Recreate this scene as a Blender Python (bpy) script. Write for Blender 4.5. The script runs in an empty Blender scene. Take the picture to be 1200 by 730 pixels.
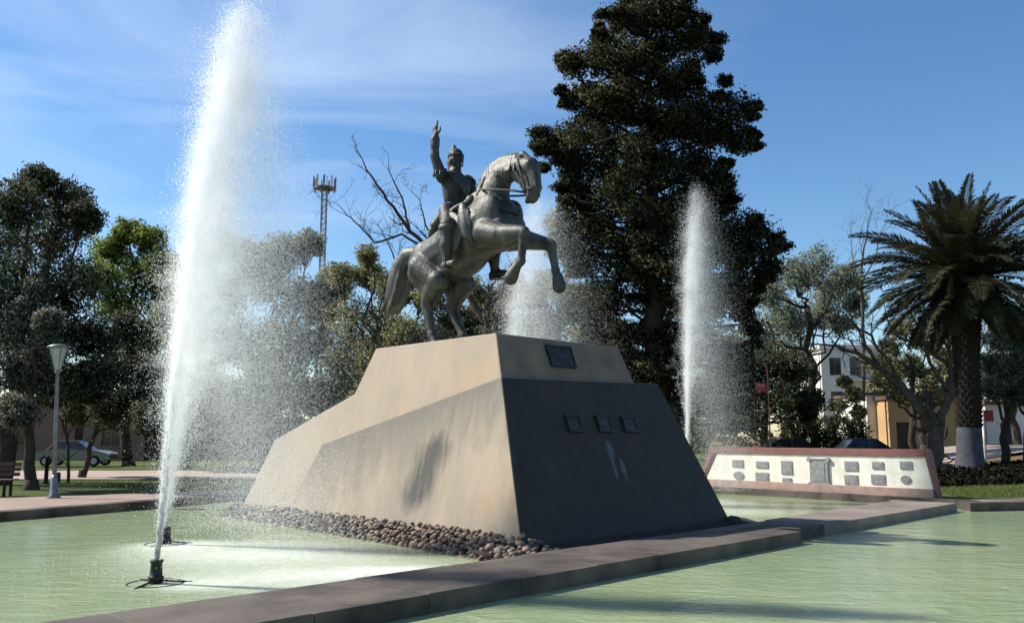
import bpy, bmesh, math, random
import numpy as np
from mathutils import Vector, Matrix, Quaternion
random.seed(7); RNG = np.random.default_rng(7)
S = bpy.context.scene
COL = S.collection
R = math.radians

# ------------------------------------------------------------------ camera
cam_d = bpy.data.cameras.new('camera'); cam = bpy.data.objects.new('camera', cam_d); COL.objects.link(cam)
cam.location = (0, 0, 1.9); cam.rotation_euler = (R(98.25), 0, 0)
cam_d.sensor_width = 36; cam_d.lens = 30.0; cam_d.clip_start = .05; cam_d.clip_end = 3000
S.camera = cam
# ------------------------------------------------------------------ light
SUN_EL, SUN_TH = R(43), R(15)       # elevation; bearing from -x towards +y
sun_dir = Vector((-math.cos(SUN_EL)*math.cos(SUN_TH), math.cos(SUN_EL)*math.sin(SUN_TH), math.sin(SUN_EL)))
sd = bpy.data.lights.new('sun', 'SUN'); sd.energy = 5.0; sd.angle = R(.5); sd.color = (1, .94, .84)
so = bpy.data.objects.new('sun', sd); COL.objects.link(so)
so.rotation_euler = (-sun_dir).to_track_quat('-Z', 'Y').to_euler()
W = bpy.data.worlds.new('World'); S.world = W; W.use_nodes = True
nt = W.node_tree; N = nt.nodes; L = nt.links; N.clear()
sky = N.new('ShaderNodeTexSky'); sky.sky_type = 'NISHITA'; sky.sun_disc = False
sky.sun_elevation = SUN_EL; sky.sun_rotation = math.atan2(sun_dir.x, sun_dir.y)
sky.air_density = 1.0; sky.dust_density = .3; sky.ozone_density = 2.2
tc = N.new('ShaderNodeTexCoord'); sp = N.new('ShaderNodeSeparateXYZ'); L.new(tc.outputs['Generated'], sp.inputs[0])
mx = N.new('ShaderNodeMath'); mx.operation = 'MAXIMUM'; mx.inputs[1].default_value = .03; L.new(sp.outputs['Z'], mx.inputs[0])
def dv(a):
    d = N.new('ShaderNodeMath'); d.operation = 'DIVIDE'; L.new(sp.outputs[a], d.inputs[0]); L.new(mx.outputs[0], d.inputs[1]); return d
dx, dy = dv('X'), dv('Y')
cb = N.new('ShaderNodeCombineXYZ'); L.new(dx.outputs[0], cb.inputs[0]); L.new(dy.outputs[0], cb.inputs[1])
mp = N.new('ShaderNodeMapping'); mp.inputs['Scale'].default_value = (.50, .80, 1); mp.inputs['Rotation'].default_value = (0, 0, R(-16)); mp.inputs['Location'].default_value = (3.3, 1.2, 0)
L.new(cb.outputs[0], mp.inputs[0])
nz = N.new('ShaderNodeTexNoise'); nz.inputs['Scale'].default_value = 1.3; nz.inputs['Detail'].default_value = 7; nz.inputs['Roughness'].default_value = .52; nz.inputs['Distortion'].default_value = .8
L.new(mp.outputs[0], nz.inputs['Vector'])
rp = N.new('ShaderNodeValToRGB'); rp.color_ramp.elements[0].position = .42; rp.color_ramp.elements[1].position = .92
L.new(nz.outputs[0], rp.inputs[0])
mulc = N.new('ShaderNodeMath'); mulc.operation = 'MULTIPLY'; mulc.inputs[1].default_value = .58; L.new(rp.outputs[0], mulc.inputs[0])
mp2 = N.new('ShaderNodeMapRange'); mp2.inputs['From Min'].default_value = -.35; mp2.inputs['From Max'].default_value = .75; mp2.inputs['To Min'].default_value = 1.15; mp2.inputs['To Max'].default_value = 0
L.new(dx.outputs[0], mp2.inputs['Value']); mulm = N.new('ShaderNodeMath'); mulm.operation = 'MULTIPLY'; L.new(mulc.outputs[0], mulm.inputs[0]); L.new(mp2.outputs[0], mulm.inputs[1]); mulc = mulm
mp3 = N.new('ShaderNodeMapRange'); mp3.inputs['From Min'].default_value = .20; mp3.inputs['From Max'].default_value = .40
L.new(sp.outputs['Z'], mp3.inputs['Value']); mul3 = N.new('ShaderNodeMath'); mul3.operation = 'MULTIPLY'; L.new(mulc.outputs[0], mul3.inputs[0]); L.new(mp3.outputs[0], mul3.inputs[1]); mulc = mul3
hs = N.new('ShaderNodeHueSaturation'); hs.inputs['Saturation'].default_value = 1.22; L.new(sky.outputs[0], hs.inputs['Color']); sky = hs
mixc = N.new('ShaderNodeMixRGB'); mixc.inputs[2].default_value = (9.0, 9.6, 10.4, 1)
L.new(mulc.outputs[0], mixc.inputs[0]); L.new(sky.outputs[0], mixc.inputs[1])
bg = N.new('ShaderNodeBackground'); bg.inputs[1].default_value = .108; L.new(mixc.outputs[0], bg.inputs[0])
wo = N.new('ShaderNodeOutputWorld'); L.new(bg.outputs[0], wo.inputs[0])
S.view_settings.view_transform = 'Standard'; S.view_settings.look = 'None'; S.view_settings.exposure = .55; S.view_settings.gamma = 1
S.cycles.max_bounces = 14; S.cycles.diffuse_bounces = 9; S.cycles.transparent_max_bounces = 12; S.cycles.use_denoising = True; S.cycles.caustics_reflective = False; S.cycles.caustics_refractive = False

# ------------------------------------------------------------------ materials
def srgb(r, g, b):
    f = lambda c: (c/255/12.92 if c/255 <= .04045 else ((c/255+.055)/1.055)**2.4)
    return (f(r), f(g), f(b), 1)
class M:
    """small node material builder"""
    def __init__(s, name, rough=.8, metal=0, spec=.3):
        s.m = bpy.data.materials.new(name); s.m.use_nodes = True; s.n = s.m.node_tree.nodes; s.l = s.m.node_tree.links
        s.b = s.n['Principled BSDF']; s.b.inputs['Roughness'].default_value = rough; s.b.inputs['Metallic'].default_value = metal
        s.b.inputs['Specular IOR Level'].default_value = spec
        s.tc = s.n.new('ShaderNodeTexCoord'); s.geo = s.n.new('ShaderNodeNewGeometry')
    def pos(s, scale=(1, 1, 1), obj=False, loc=(0, 0, 0), rot=(0, 0, 0)):
        mp = s.n.new('ShaderNodeMapping'); mp.inputs['Scale'].default_value = scale; mp.inputs['Location'].default_value = loc; mp.inputs['Rotation'].default_value = rot
        s.l.new(s.tc.outputs['Object'] if obj else s.geo.outputs['Position'], mp.inputs[0]); return mp.outputs[0]
    def noise(s, scale, detail=4, rough=.55, vec=None, dist=0):
        n = s.n.new('ShaderNodeTexNoise'); n.inputs['Scale'].default_value = scale; n.inputs['Detail'].default_value = detail
        n.inputs['Roughness'].default_value = rough; n.inputs['Distortion'].default_value = dist
        s.l.new(vec or s.geo.outputs['Position'], n.inputs['Vector']); return n.outputs[0]
    def ramp(s, fac, stops):
        r = s.n.new('ShaderNodeValToRGB'); e = r.color_ramp.elements
        e[0].position, e[0].color = stops[0]; e[1].position, e[1].color = stops[-1]
        for p, c in stops[1:-1]:
            q = e.new(p); q.color = c
        s.l.new(fac, r.inputs[0]); return r.outputs[0]
    def mask(s, fac, a, b): return s.ramp(fac, [(a, (0, 0, 0, 1)), (b, (1, 1, 1, 1))])
    def mix(s, fac, a, b, mode='MIX'):
        m = s.n.new('ShaderNodeMixRGB'); m.blend_type = mode
        for i, v in ((0, fac), (1, a), (2, b)):
            if isinstance(v, (int, float)): m.inputs[i].default_value = v if i == 0 else (v, v, v, 1)
            elif isinstance(v, tuple): m.inputs[i].default_value = v
            else: s.l.new(v, m.inputs[i])
        return m.outputs[0]
    def math(s, op, a, b=None, clamp=False):
        m = s.n.new('ShaderNodeMath'); m.operation = op; m.use_clamp = clamp
        for i, v in ((0, a), (1, b)):
            if v is None: continue
            if isinstance(v, (int, float)): m.inputs[i].default_value = v
            else: s.l.new(v, m.inputs[i])
        return m.outputs[0]
    def attr(s, name):
        a = s.n.new('ShaderNodeAttribute'); a.attribute_name = name; return a.outputs['Fac']
    def rnd(s):
        o = s.n.new('ShaderNodeObjectInfo'); return o.outputs['Random']
    def col(s, v):
        if isinstance(v, tuple): s.b.inputs['Base Color'].default_value = v
        else: s.l.new(v, s.b.inputs['Base Color'])
        return s
    def bump(s, h, strength=.3, dist=.02):
        b = s.n.new('ShaderNodeBump'); b.inputs['Strength'].default_value = strength; b.inputs['Distance'].default_value = dist
        s.l.new(h, b.inputs['Height']); s.l.new(b.outputs[0], s.b.inputs['Normal']); return s
    def rough(s, v): s.l.new(v, s.b.inputs['Roughness']); return s

def plain(name, c1, c2=None, rough=.8, scale=6, bump=.2, metal=0, spec=.3, bs=None):
    m = M(name, rough, metal, spec)
    c2 = c2 or tuple([c*.7 for c in c1[:3]] + [1])
    n = m.noise(scale, 6); m.col(m.mix(m.mask(n, .35, .65), c1, c2))
    if bump: m.bump(m.noise(bs or scale*6, 5), bump, .01)
    return m.m

def leafmat(name, dark, light, trans=.35):
    m = M(name, .7, 0, .08)
    c = m.mix(m.attr('tone'), dark, light); m.col(c)
    t = m.n.new('ShaderNodeBsdfTranslucent'); m.l.new(m.mix(.6, c, light), t.inputs['Color'])
    mxs = m.n.new('ShaderNodeMixShader'); mxs.inputs[0].default_value = trans
    m.l.new(m.b.outputs[0], mxs.inputs[1]); m.l.new(t.outputs[0], mxs.inputs[2])
    m.l.new(mxs.outputs[0], m.n['Material Output'].inputs['Surface'])
    return m.m

MAT = {}
# concrete of the monument; u,v,z frame supplied by object coordinates (x = along length, y = width, z up)
def concrete():
    m = M('weathered_concrete', .85, 0, .2)
    P = m.tc.outputs['Object']
    base = m.mix(m.mask(m.noise(.9, 5, .6, m.pos((1, 1, .5), True)), .35, .7), (.41, .335, .255, 1), (.34, .28, .22, 1))
    streak = m.noise(2.2, 6, .65, m.pos((3.2, 3.2, .22), True))
    base = m.mix(m.math('MULTIPLY', m.mask(streak, .50, .78), .55), base, (.30, .255, .20, 1))
    fine = m.noise(30, 6, .7, m.pos((1, 1, .35), True))
    base = m.mix(m.math('MULTIPLY', m.mask(fine, .5, .75), .25), base, (.40, .32, .24, 1))
    # rust wash patches
    rust = m.noise(1.1, 3, .5, m.pos((1, 1, .6), True, (4, 2, 7)))
    base = m.mix(m.math('MULTIPLY', m.mask(rust, .56, .75), .35), base, (.56, .35, .19, 1))
    # the grey run-off stain on the wing: slanted smear around u=2.9..3.4
    sx = m.n.new('ShaderNodeSeparateXYZ'); m.l.new(P, sx.inputs[0])
    ctr = m.math('SUBTRACT', m.math('MULTIPLY', sx.outputs['X'], -1), m.math('ADD', m.math('MULTIPLY', sx.outputs['Z'], -.40), 3.46))
    w = m.math('SUBTRACT', 1.0, m.math('DIVIDE', m.math('ABSOLUTE', ctr), .62), True)
    zr = m.math('MULTIPLY', m.math('SUBTRACT', 1.0, m.math('DIVIDE', m.math('ABSOLUTE', m.math('SUBTRACT', sx.outputs['Z'], 1.25)), 1.1), True), 1.6, True)
    blot = m.noise(2.6, 6, .7, m.pos((2.2, 2.2, .55), True, (1, 5, 2)))
    st = m.mask(m.math('MULTIPLY', m.math('MULTIPLY', w, zr), m.math('MULTIPLY', blot, 2.0)), .36, .78)
    base = m.mix(m.math('MULTIPLY', st, .88), base, (.13, .13, .125, 1))
    # damp foot just above the stones
    damp = m.math('SUBTRACT', 1.0, m.math('DIVIDE', m.math('SUBTRACT', sx.outputs['Z'], .3), .25), True)
    base = m.mix(m.math('MULTIPLY', damp, m.math('MULTIPLY', blot, .6)), base, (.30, .24, .17, 1))
    m.col(base); m.bump(m.mix(.5, fine, m.noise(7, 5, .6, P)), .35, .015); return m.m
MAT['concrete'] = concrete()
def wingconc():
    m = M('grey_weathered_concrete', .85, 0, .2)
    P = m.tc.outputs['Object']; sx = m.n.new('ShaderNodeSeparateXYZ'); m.l.new(P, sx.inputs[0])
    base = m.mix(m.mask(m.noise(.8, 5, .6, m.pos((1, 1, .45), True)), .35, .65), (.40, .325, .245, 1), (.29, .25, .205, 1))
    # grey weathering hangs below the top edge of the wing
    topz = m.math('SUBTRACT', 3.07, m.math('MULTIPLY', sx.outputs['X'], -.222))
    below = m.math('SUBTRACT', topz, sx.outputs['Z'])
    g = m.math('SUBTRACT', 1.0, m.math('DIVIDE', below, 1.5), True)
    streak = m.noise(2.0, 6, .65, m.pos((3.0, 3.0, .20), True))
    gm = m.mask(m.math('ADD', m.math('MULTIPLY', g, .65), m.math('MULTIPLY', streak, .6)), .42, .95)
    base = m.mix(m.math('MULTIPLY', gm, .95), base, (.185, .17, .15, 1))
    base = m.mix(m.math('MULTIPLY', m.mask(streak, .52, .75), .45), base, (.20, .17, .135, 1))
    rust = m.noise(1.0, 3, .5, m.pos((1, 1, .6), True, (4, 2, 7)))
    base = m.mix(m.math('MULTIPLY', m.mask(rust, .54, .72), .40), base, (.42, .27, .15, 1))
    ctr = m.math('SUBTRACT', m.math('MULTIPLY', sx.outputs['X'], -1), m.math('ADD', m.math('MULTIPLY', sx.outputs['Z'], -.40), 3.12))
    w = m.math('SUBTRACT', 1.0, m.math('DIVIDE', m.math('ABSOLUTE', ctr), .85), True)
    zr = m.math('MULTIPLY', m.math('SUBTRACT', 1.0, m.math('DIVIDE', m.math('ABSOLUTE', m.math('SUBTRACT', sx.outputs['Z'], 1.25)), 1.0), True), 1.7, True)
    blot = m.noise(2.4, 6, .72, m.pos((4.6, 4.6, .55), True, (1, 5, 2)))
    st = m.mask(m.math('MULTIPLY', m.math('MULTIPLY', w, zr), m.math('MULTIPLY', m.math('ADD', m.math('MULTIPLY', blot, 1.5), m.math('MULTIPLY', streak, .9)))), .22, .50)
    base = m.mix(m.math('MULTIPLY', st, .95), base, (.085, .085, .083, 1))
    fine = m.noise(30, 6, .7, m.pos((1, 1, .35), True))
    base = m.mix(m.math('MULTIPLY', m.mask(fine, .5, .75), .22), base, (.34, .28, .21, 1))
    m.col(base); m.bump(m.mix(.5, fine, m.noise(7, 5, .6, P)), .35, .015); return m.m
MAT['wing'] = wingconc()
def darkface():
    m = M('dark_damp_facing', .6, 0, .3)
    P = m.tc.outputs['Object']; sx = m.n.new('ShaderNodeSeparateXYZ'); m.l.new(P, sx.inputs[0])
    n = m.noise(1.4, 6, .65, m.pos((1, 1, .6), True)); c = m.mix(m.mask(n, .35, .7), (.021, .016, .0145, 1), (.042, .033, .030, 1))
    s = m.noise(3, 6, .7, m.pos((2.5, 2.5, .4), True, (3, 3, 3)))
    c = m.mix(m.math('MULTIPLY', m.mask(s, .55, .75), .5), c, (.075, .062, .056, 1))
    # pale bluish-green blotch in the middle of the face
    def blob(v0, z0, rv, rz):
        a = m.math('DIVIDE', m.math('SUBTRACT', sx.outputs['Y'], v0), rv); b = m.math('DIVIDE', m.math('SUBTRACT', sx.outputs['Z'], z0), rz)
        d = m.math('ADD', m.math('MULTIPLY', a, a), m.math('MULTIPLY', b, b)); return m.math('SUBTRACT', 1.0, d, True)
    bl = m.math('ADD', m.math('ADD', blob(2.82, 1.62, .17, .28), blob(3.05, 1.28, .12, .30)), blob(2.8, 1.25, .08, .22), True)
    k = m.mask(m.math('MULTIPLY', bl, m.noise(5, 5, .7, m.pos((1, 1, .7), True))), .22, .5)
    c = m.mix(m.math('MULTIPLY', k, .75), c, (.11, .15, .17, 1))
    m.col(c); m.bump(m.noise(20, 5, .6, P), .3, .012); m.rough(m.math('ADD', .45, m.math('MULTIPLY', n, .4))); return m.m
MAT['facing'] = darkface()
MAT['shade_concrete'] = plain('shade_grey_concrete', (.21, .16, .125, 1), (.14, .108, .088, 1), .9, 1.6, .4, 0, .2, 25)  # concrete of the upper front, its shade put into a darker tone
def kerbmat():
    m = M('damp_kerb_stone', .7, 0, .3)
    n = m.noise(1.2, 6, .6); c = m.mix(m.mask(n, .38, .66), (.125, .102, .084, 1), (.034, .028, .024, 1))
    o = m.rnd(); c = m.mix(m.math('MULTIPLY', o, .25), c, (.17, .14, .115, 1))
    f = m.noise(40, 5, .7); c = m.mix(m.math('MULTIPLY', m.mask(f, .5, .7), .4), c, (.06, .05, .045, 1))
    m.col(c); m.bump(m.mix(.4, f, m.noise(9, 5, .6)), .5, .015); m.rough(m.math('ADD', .40, m.math('MULTIPLY', n, .6))); return m.m
MAT['kerb'] = kerbmat()
MAT['kerb_pale'] = plain('pale_kerb_stone', (.26, .215, .185, 1), (.15, .125, .11, 1), .85, 1.3, .5, 0, .2, 20)  # paler tone for the blocks at the far end of the walkway
MAT['bronze'] = (lambda m: (m.col(m.mix(m.mask(m.noise(3.5, 6, .65, m.pos((1, 1, .45))), .40, .68), (.030, .030, .026, 1), (.105, .108, .094, 1))), m.bump(m.mix(.5, m.noise(14, 6, .65), m.noise(5, 6, .7, m.pos((2.5, 2.5, .5)))), .8, .03), m.m)[-1])(M('weathered_bronze', .48, .3, .5))
MAT['bronze_dark'] = (lambda m: (m.col(m.mix(m.mask(m.noise(3.5, 6, .65, m.pos((1, 1, .45))), .40, .7), (.026, .025, .024, 1), (.068, .069, .060, 1))), m.bump(m.noise(14, 6, .65), .5, .02), m.m)[-1])(M('dark_bronze', .55, .25, .45))
MAT['plaque_dark'] = plain('dark_bronze_plate', (.030, .027, .026, 1), (.06, .055, .05, 1), .45, 8, .4, .5)
MAT['plaque'] = plain('grey_metal_plate', (.20, .20, .21, 1), (.30, .30, .30, 1), .5, 12, .8, .2, .3, 30)
MAT['white_wall'] = plain('white_rendered_wall', (.80, .76, .68, 1), (.66, .62, .54, 1), .85, 3, .25)
MAT['red_trim'] = plain('faded_red_paint', (.235, .095, .085, 1), (.17, .085, .078, 1), .7, 4, .3)
MAT['red_plinth'] = plain('washed_red_plinth', (.42, .27, .23, 1), (.28, .20, .175, 1), .75, 4, .3)
MAT['pipe'] = plain('dark_nozzle_metal', (.03, .028, .026, 1), None, .4, 10, .2, .5)
MAT['lamp_metal'] = plain('grey_lamp_metal', (.22, .23, .25, 1), (.15, .16, .17, 1), .45, 5, .1, .4)
MAT['lamp_glass'] = plain('frosted_lamp_glass', (.42, .43, .42, 1), (.34, .35, .34, 1), .3, 5, 0)
MAT['bark'] = plain('grey_brown_bark', (.070, .052, .040, 1), (.035, .027, .022, 1), .9, 5, .9, 0, .2, 14)
MAT['bark_grey'] = plain('pale_grey_bark', (.13, .105, .085, 1), (.065, .052, .044, 1), .9, 5, .9, 0, .2, 14)
MAT['palm_bark'] = plain('palm_bark', (.032, .025, .019, 1), (.014, .012, .010, 1), .95, 9, 1, 0, .2, 20)
MAT['whitewash'] = plain('shade_toned_whitewash', (.075, .078, .092, 1), (.05, .052, .06, 1), .9, 6, .5)  # white paint darkened so the trunk foot looks shaded
MAT['rust_mast'] = plain('red_mast_paint', (.20, .13, .135, 1), (.17, .12, .125, 1), .6, .3, 0)
MAT['white_mast'] = plain('white_mast_paint', (.25, .20, .21, 1), (.22, .18, .19, 1), .6, .3, 0)
MAT['wood'] = plain('bench_wood', (.12, .07, .05, 1), (.07, .042, .03, 1), .7, 6, .4)
MAT['iron'] = plain('dark_iron', (.02, .02, .02, 1), None, .5, 8, .1, .5)
MAT['facade_white'] = plain('white_facade', (.78, .75, .68, 1), (.66, .63, .56, 1), .85, .5, .15)
MAT['facade_ochre'] = plain('ochre_facade', (.52, .34, .16, 1), (.44, .28, .14, 1), .85, .5, .2)
MAT['facade_brick'] = plain('reddish_facade', (.26, .15, .115, 1), (.18, .11, .09, 1), .9, .6, .4)
MAT['window'] = plain('dark_window_glass', (.02, .025, .03, 1), None, .08, 2, 0, 0, .5)
MAT['frame'] = plain('brown_window_frame', (.20, .14, .10, 1), None, .6, 4, 0)
MAT['door'] = plain('dark_brown_door', (.07, .045, .03, 1), None, .6, 4, .2)
MAT['roof'] = plain('roof_slab', (.13, .09, .075, 1), None, .9, 1, .3)
MAT['car_green'] = plain('grey_green_car_paint', (.15, .155, .125, 1), (.14, .145, .12, 1), .25, 1, 0, .1, .5)
MAT['car_dark'] = plain('dark_blue_car_paint', (.02, .025, .035, 1), None, .18, 1, 0, .2, .5)
MAT['car_black'] = plain('black_car_paint', (.012, .012, .013, 1), None, .15, 1, 0, .2, .5)
MAT['tyre'] = plain('black_tyre', (.015, .015, .015, 1), None, .9, 8, .3)
MAT['rim'] = plain('steel_rim', (.35, .35, .36, 1), None, .35, 4, 0, .7)
MAT['headlight'] = plain('headlight_glass', (.7, .7, .66, 1), None, .1, 4, 0)
MAT['taillight'] = plain('red_tail_light', (.30, .02, .015, 1), None, .2, 4, 0)
MAT['chrome'] = plain('chrome', (.5, .5, .5, 1), None, .2, 4, 0, .9)
MAT['sign_red'] = plain('red_sign_paint', (.34, .035, .035, 1), None, .5, 3, 0)
MAT['sign_white'] = plain('white_sign_paint', (.75, .73, .72, 1), None, .5, 3, 0)
MAT['sign_pink'] = plain('faded_pink_pole', (.42, .16, .14, 1), None, .6, 3, 0)
MAT['pave'] = plain('pinkish_paving', (.34, .25, .20, 1), (.26, .20, .165, 1), .85, 1.5, .4, 0, .2, 25)
MAT['street'] = plain('pale_street_surface', (.40, .31, .26, 1), (.33, .26, .22, 1), .9, .5, .3, 0, .2, 12)
def groundmat():
    m = M('park_lawn', .95, 0, .1)
    a = m.noise(.35, 5, .6); c = m.mix(m.mask(a, .38, .62), (.105, .135, .038, 1), (.062, .085, .026, 1))
    d = m.noise(.22, 5, .6, m.pos((1, 1, 1), False, (31, 5, 0)))
    sx = m.n.new('ShaderNodeSeparateXYZ'); m.l.new(m.geo.outputs['Position'], sx.inputs[0])
    bare = m.mask(m.math('ADD', d, m.math('MULTIPLY', m.math('SUBTRACT', sx.outputs['Z'], .52), .55)), .52, .66)
    c = m.mix(bare, c, (.20, .125, .075, 1))
    f = m.noise(14, 6, .7); c = m.mix(m.math('MULTIPLY', f, .45), c, (.045, .055, .02, 1))
    m.col(c); m.bump(f, 1, .05); return m.m
MAT['lawn'] = groundmat()
MAT['grass'] = leafmat('grass_blade', (.07, .10, .025, 1), (.16, .19, .055, 1), .4)
FOAM = [(-3.9, 10.8, .5, .45, .4), (-5.6, 14.6, .7, .6, .45), (-4.2, 14.0, 1.9, 1.2, .62), (-2.0, 11.0, 1.7, .9, .66), (-3.2, 12.4, 2.4, 1.4, .42), (-1.25, 11.85, .8, .30, .8), (3.9, 23.5, 2.2, 1.2, .8), (4.6, 21.0, 2.0, 1.5, .5), (.5, 23.4, 2.2, 1.2, .7)]
_OLD = [(-4.2, 11.3, .5, .35, .5), (-6.0, 15.3, .6, .45, .5), (-4.3, 14.6, 2.4, .75, 1.0), (-1.9, 11.55, 1.7, .42, 1.1), (-3.3, 12.6, 1.8, .6, .55), (-1.15, 12.05, .9, .28, .9), (3.9, 24.2, 2.2, 1.2, .9), (4.6, 21.5, 2.0, 1.5, .6), (.5, 24.2, 2.2, 1.2, .8)]
def watermat():
    m = M('milky_green_water', .07, 0, .5); m.b.inputs['IOR'].default_value = 1.33
    sx = m.n.new('ShaderNodeSeparateXYZ'); m.l.new(m.geo.outputs['Position'], sx.inputs[0])
    a = m.noise(.35, 4, .55, m.pos((1, .6, 1))); c = m.mix(m.mask(a, .3, .7), (.35, .405, .235, 1), (.225, .30, .165, 1))
    fo = None
    for (x, y, rx, ry, s) in FOAM:
        p = m.math('DIVIDE', m.math('SUBTRACT', sx.outputs['X'], x), rx); q = m.math('DIVIDE', m.math('SUBTRACT', sx.outputs['Y'], y), ry)
        d = m.math('ADD', m.math('MULTIPLY', p, p), m.math('MULTIPLY', q, q))
        g = m.math('MULTIPLY', m.math('DIVIDE', 1.0, m.math('ADD', 1.0, m.math('MULTIPLY', d, d))), s)
        fo = g if fo is None else m.math('ADD', fo, g)
    fn = m.noise(3.2, 9, .78, m.pos((1, .8, 1)), 1.2)
    fk = m.mask(m.math('MULTIPLY', m.math('MINIMUM', fo, 1.15), m.math('ADD', .35, m.math('MULTIPLY', fn, 1.15))), .16, 1.15)
    c = m.mix(m.math('MULTIPLY', fk, .74), c, (.80, .82, .73, 1))
    m.col(c); m.rough(m.math('ADD', .06, m.math('MULTIPLY', fk, .6)))
    w1 = m.noise(1.9, 4, .55, m.pos((.75, 1.6, 1)), .9); w2 = m.noise(9.5, 3, .55, m.pos((.8, 1.4, 1), False, (3, 1, 0)), .3); w3 = m.noise(26, 2, .5)
    h = m.math('ADD', m.math('ADD', m.math('MULTIPLY', w1, .55), m.math('MULTIPLY', w2, .17)), m.math('MULTIPLY', w3, .035))
    h = m.math('ADD', h, m.math('MULTIPLY', fk, m.math('MULTIPLY', fn, .35)))
    m.bump(h, 1, .060); return m.m
MAT['water'] = watermat()
def sprayM(name='white_spray', thru=.30, bump=False):
    m = M(name, .5, 0, .4); m.col((.97, .975, .98, 1))
    t = m.n.new('ShaderNodeBsdfTranslucent'); t.inputs['Color'].default_value = (.97, .975, .98, 1)
    x = m.n.new('ShaderNodeMixShader'); x.inputs[0].default_value = .55
    m.l.new(m.b.outputs[0], x.inputs[1]); m.l.new(t.outputs[0], x.inputs[2]); tr = m.n.new('ShaderNodeBsdfTransparent'); y = m.n.new('ShaderNodeMixShader'); y.inputs[0].default_value = thru; m.l.new(x.outputs[0], y.inputs[1]); m.l.new(tr.outputs[0], y.inputs[2]); m.l.new(y.outputs[0], m.n['Material Output'].inputs['Surface'])
    if bump: m.bump(m.noise(28, 5, .7, m.pos((1, 1, .4))), 1, .12)
    return m.m
MAT['column'] = sprayM('white_water_column', .30, True)
MAT['spray'] = sprayM()
def stoneM():
    m = M('river_stone', .75, 0, .3)
    r = m.rnd(); c = m.ramp(r, [(0, (.10, .075, .06, 1)), (.3, (.22, .155, .115, 1)), (.6, (.15, .12, .10, 1)), (.85, (.36, .255, .185, 1)), (1, (.27, .20, .155, 1))])
    m.col(m.mix(m.math('MULTIPLY', m.noise(14, 5), .5), c, (.07, .055, .05, 1))); m.bump(m.noise(22, 4), .5, .01); return m.m
MAT['stone'] = stoneM()
def stoneStuff():
    m = M('mixed_river_stones', .8, 0, .3)
    m.col(m.ramp(m.attr('tone'), [(0, (.07, .055, .05, 1)), (.4, (.22, .165, .13, 1)), (.7, (.14, .125, .115, 1)), (1, (.38, .28, .22, 1))])); m.bump(m.noise(22, 4), .5, .01); return m.m
MAT['stones'] = stoneStuff()
MAT['mortar'] = plain('dark_stone_bedding', (.045, .036, .032, 1), (.025, .02, .018, 1), .95, 6, .8)

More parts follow.
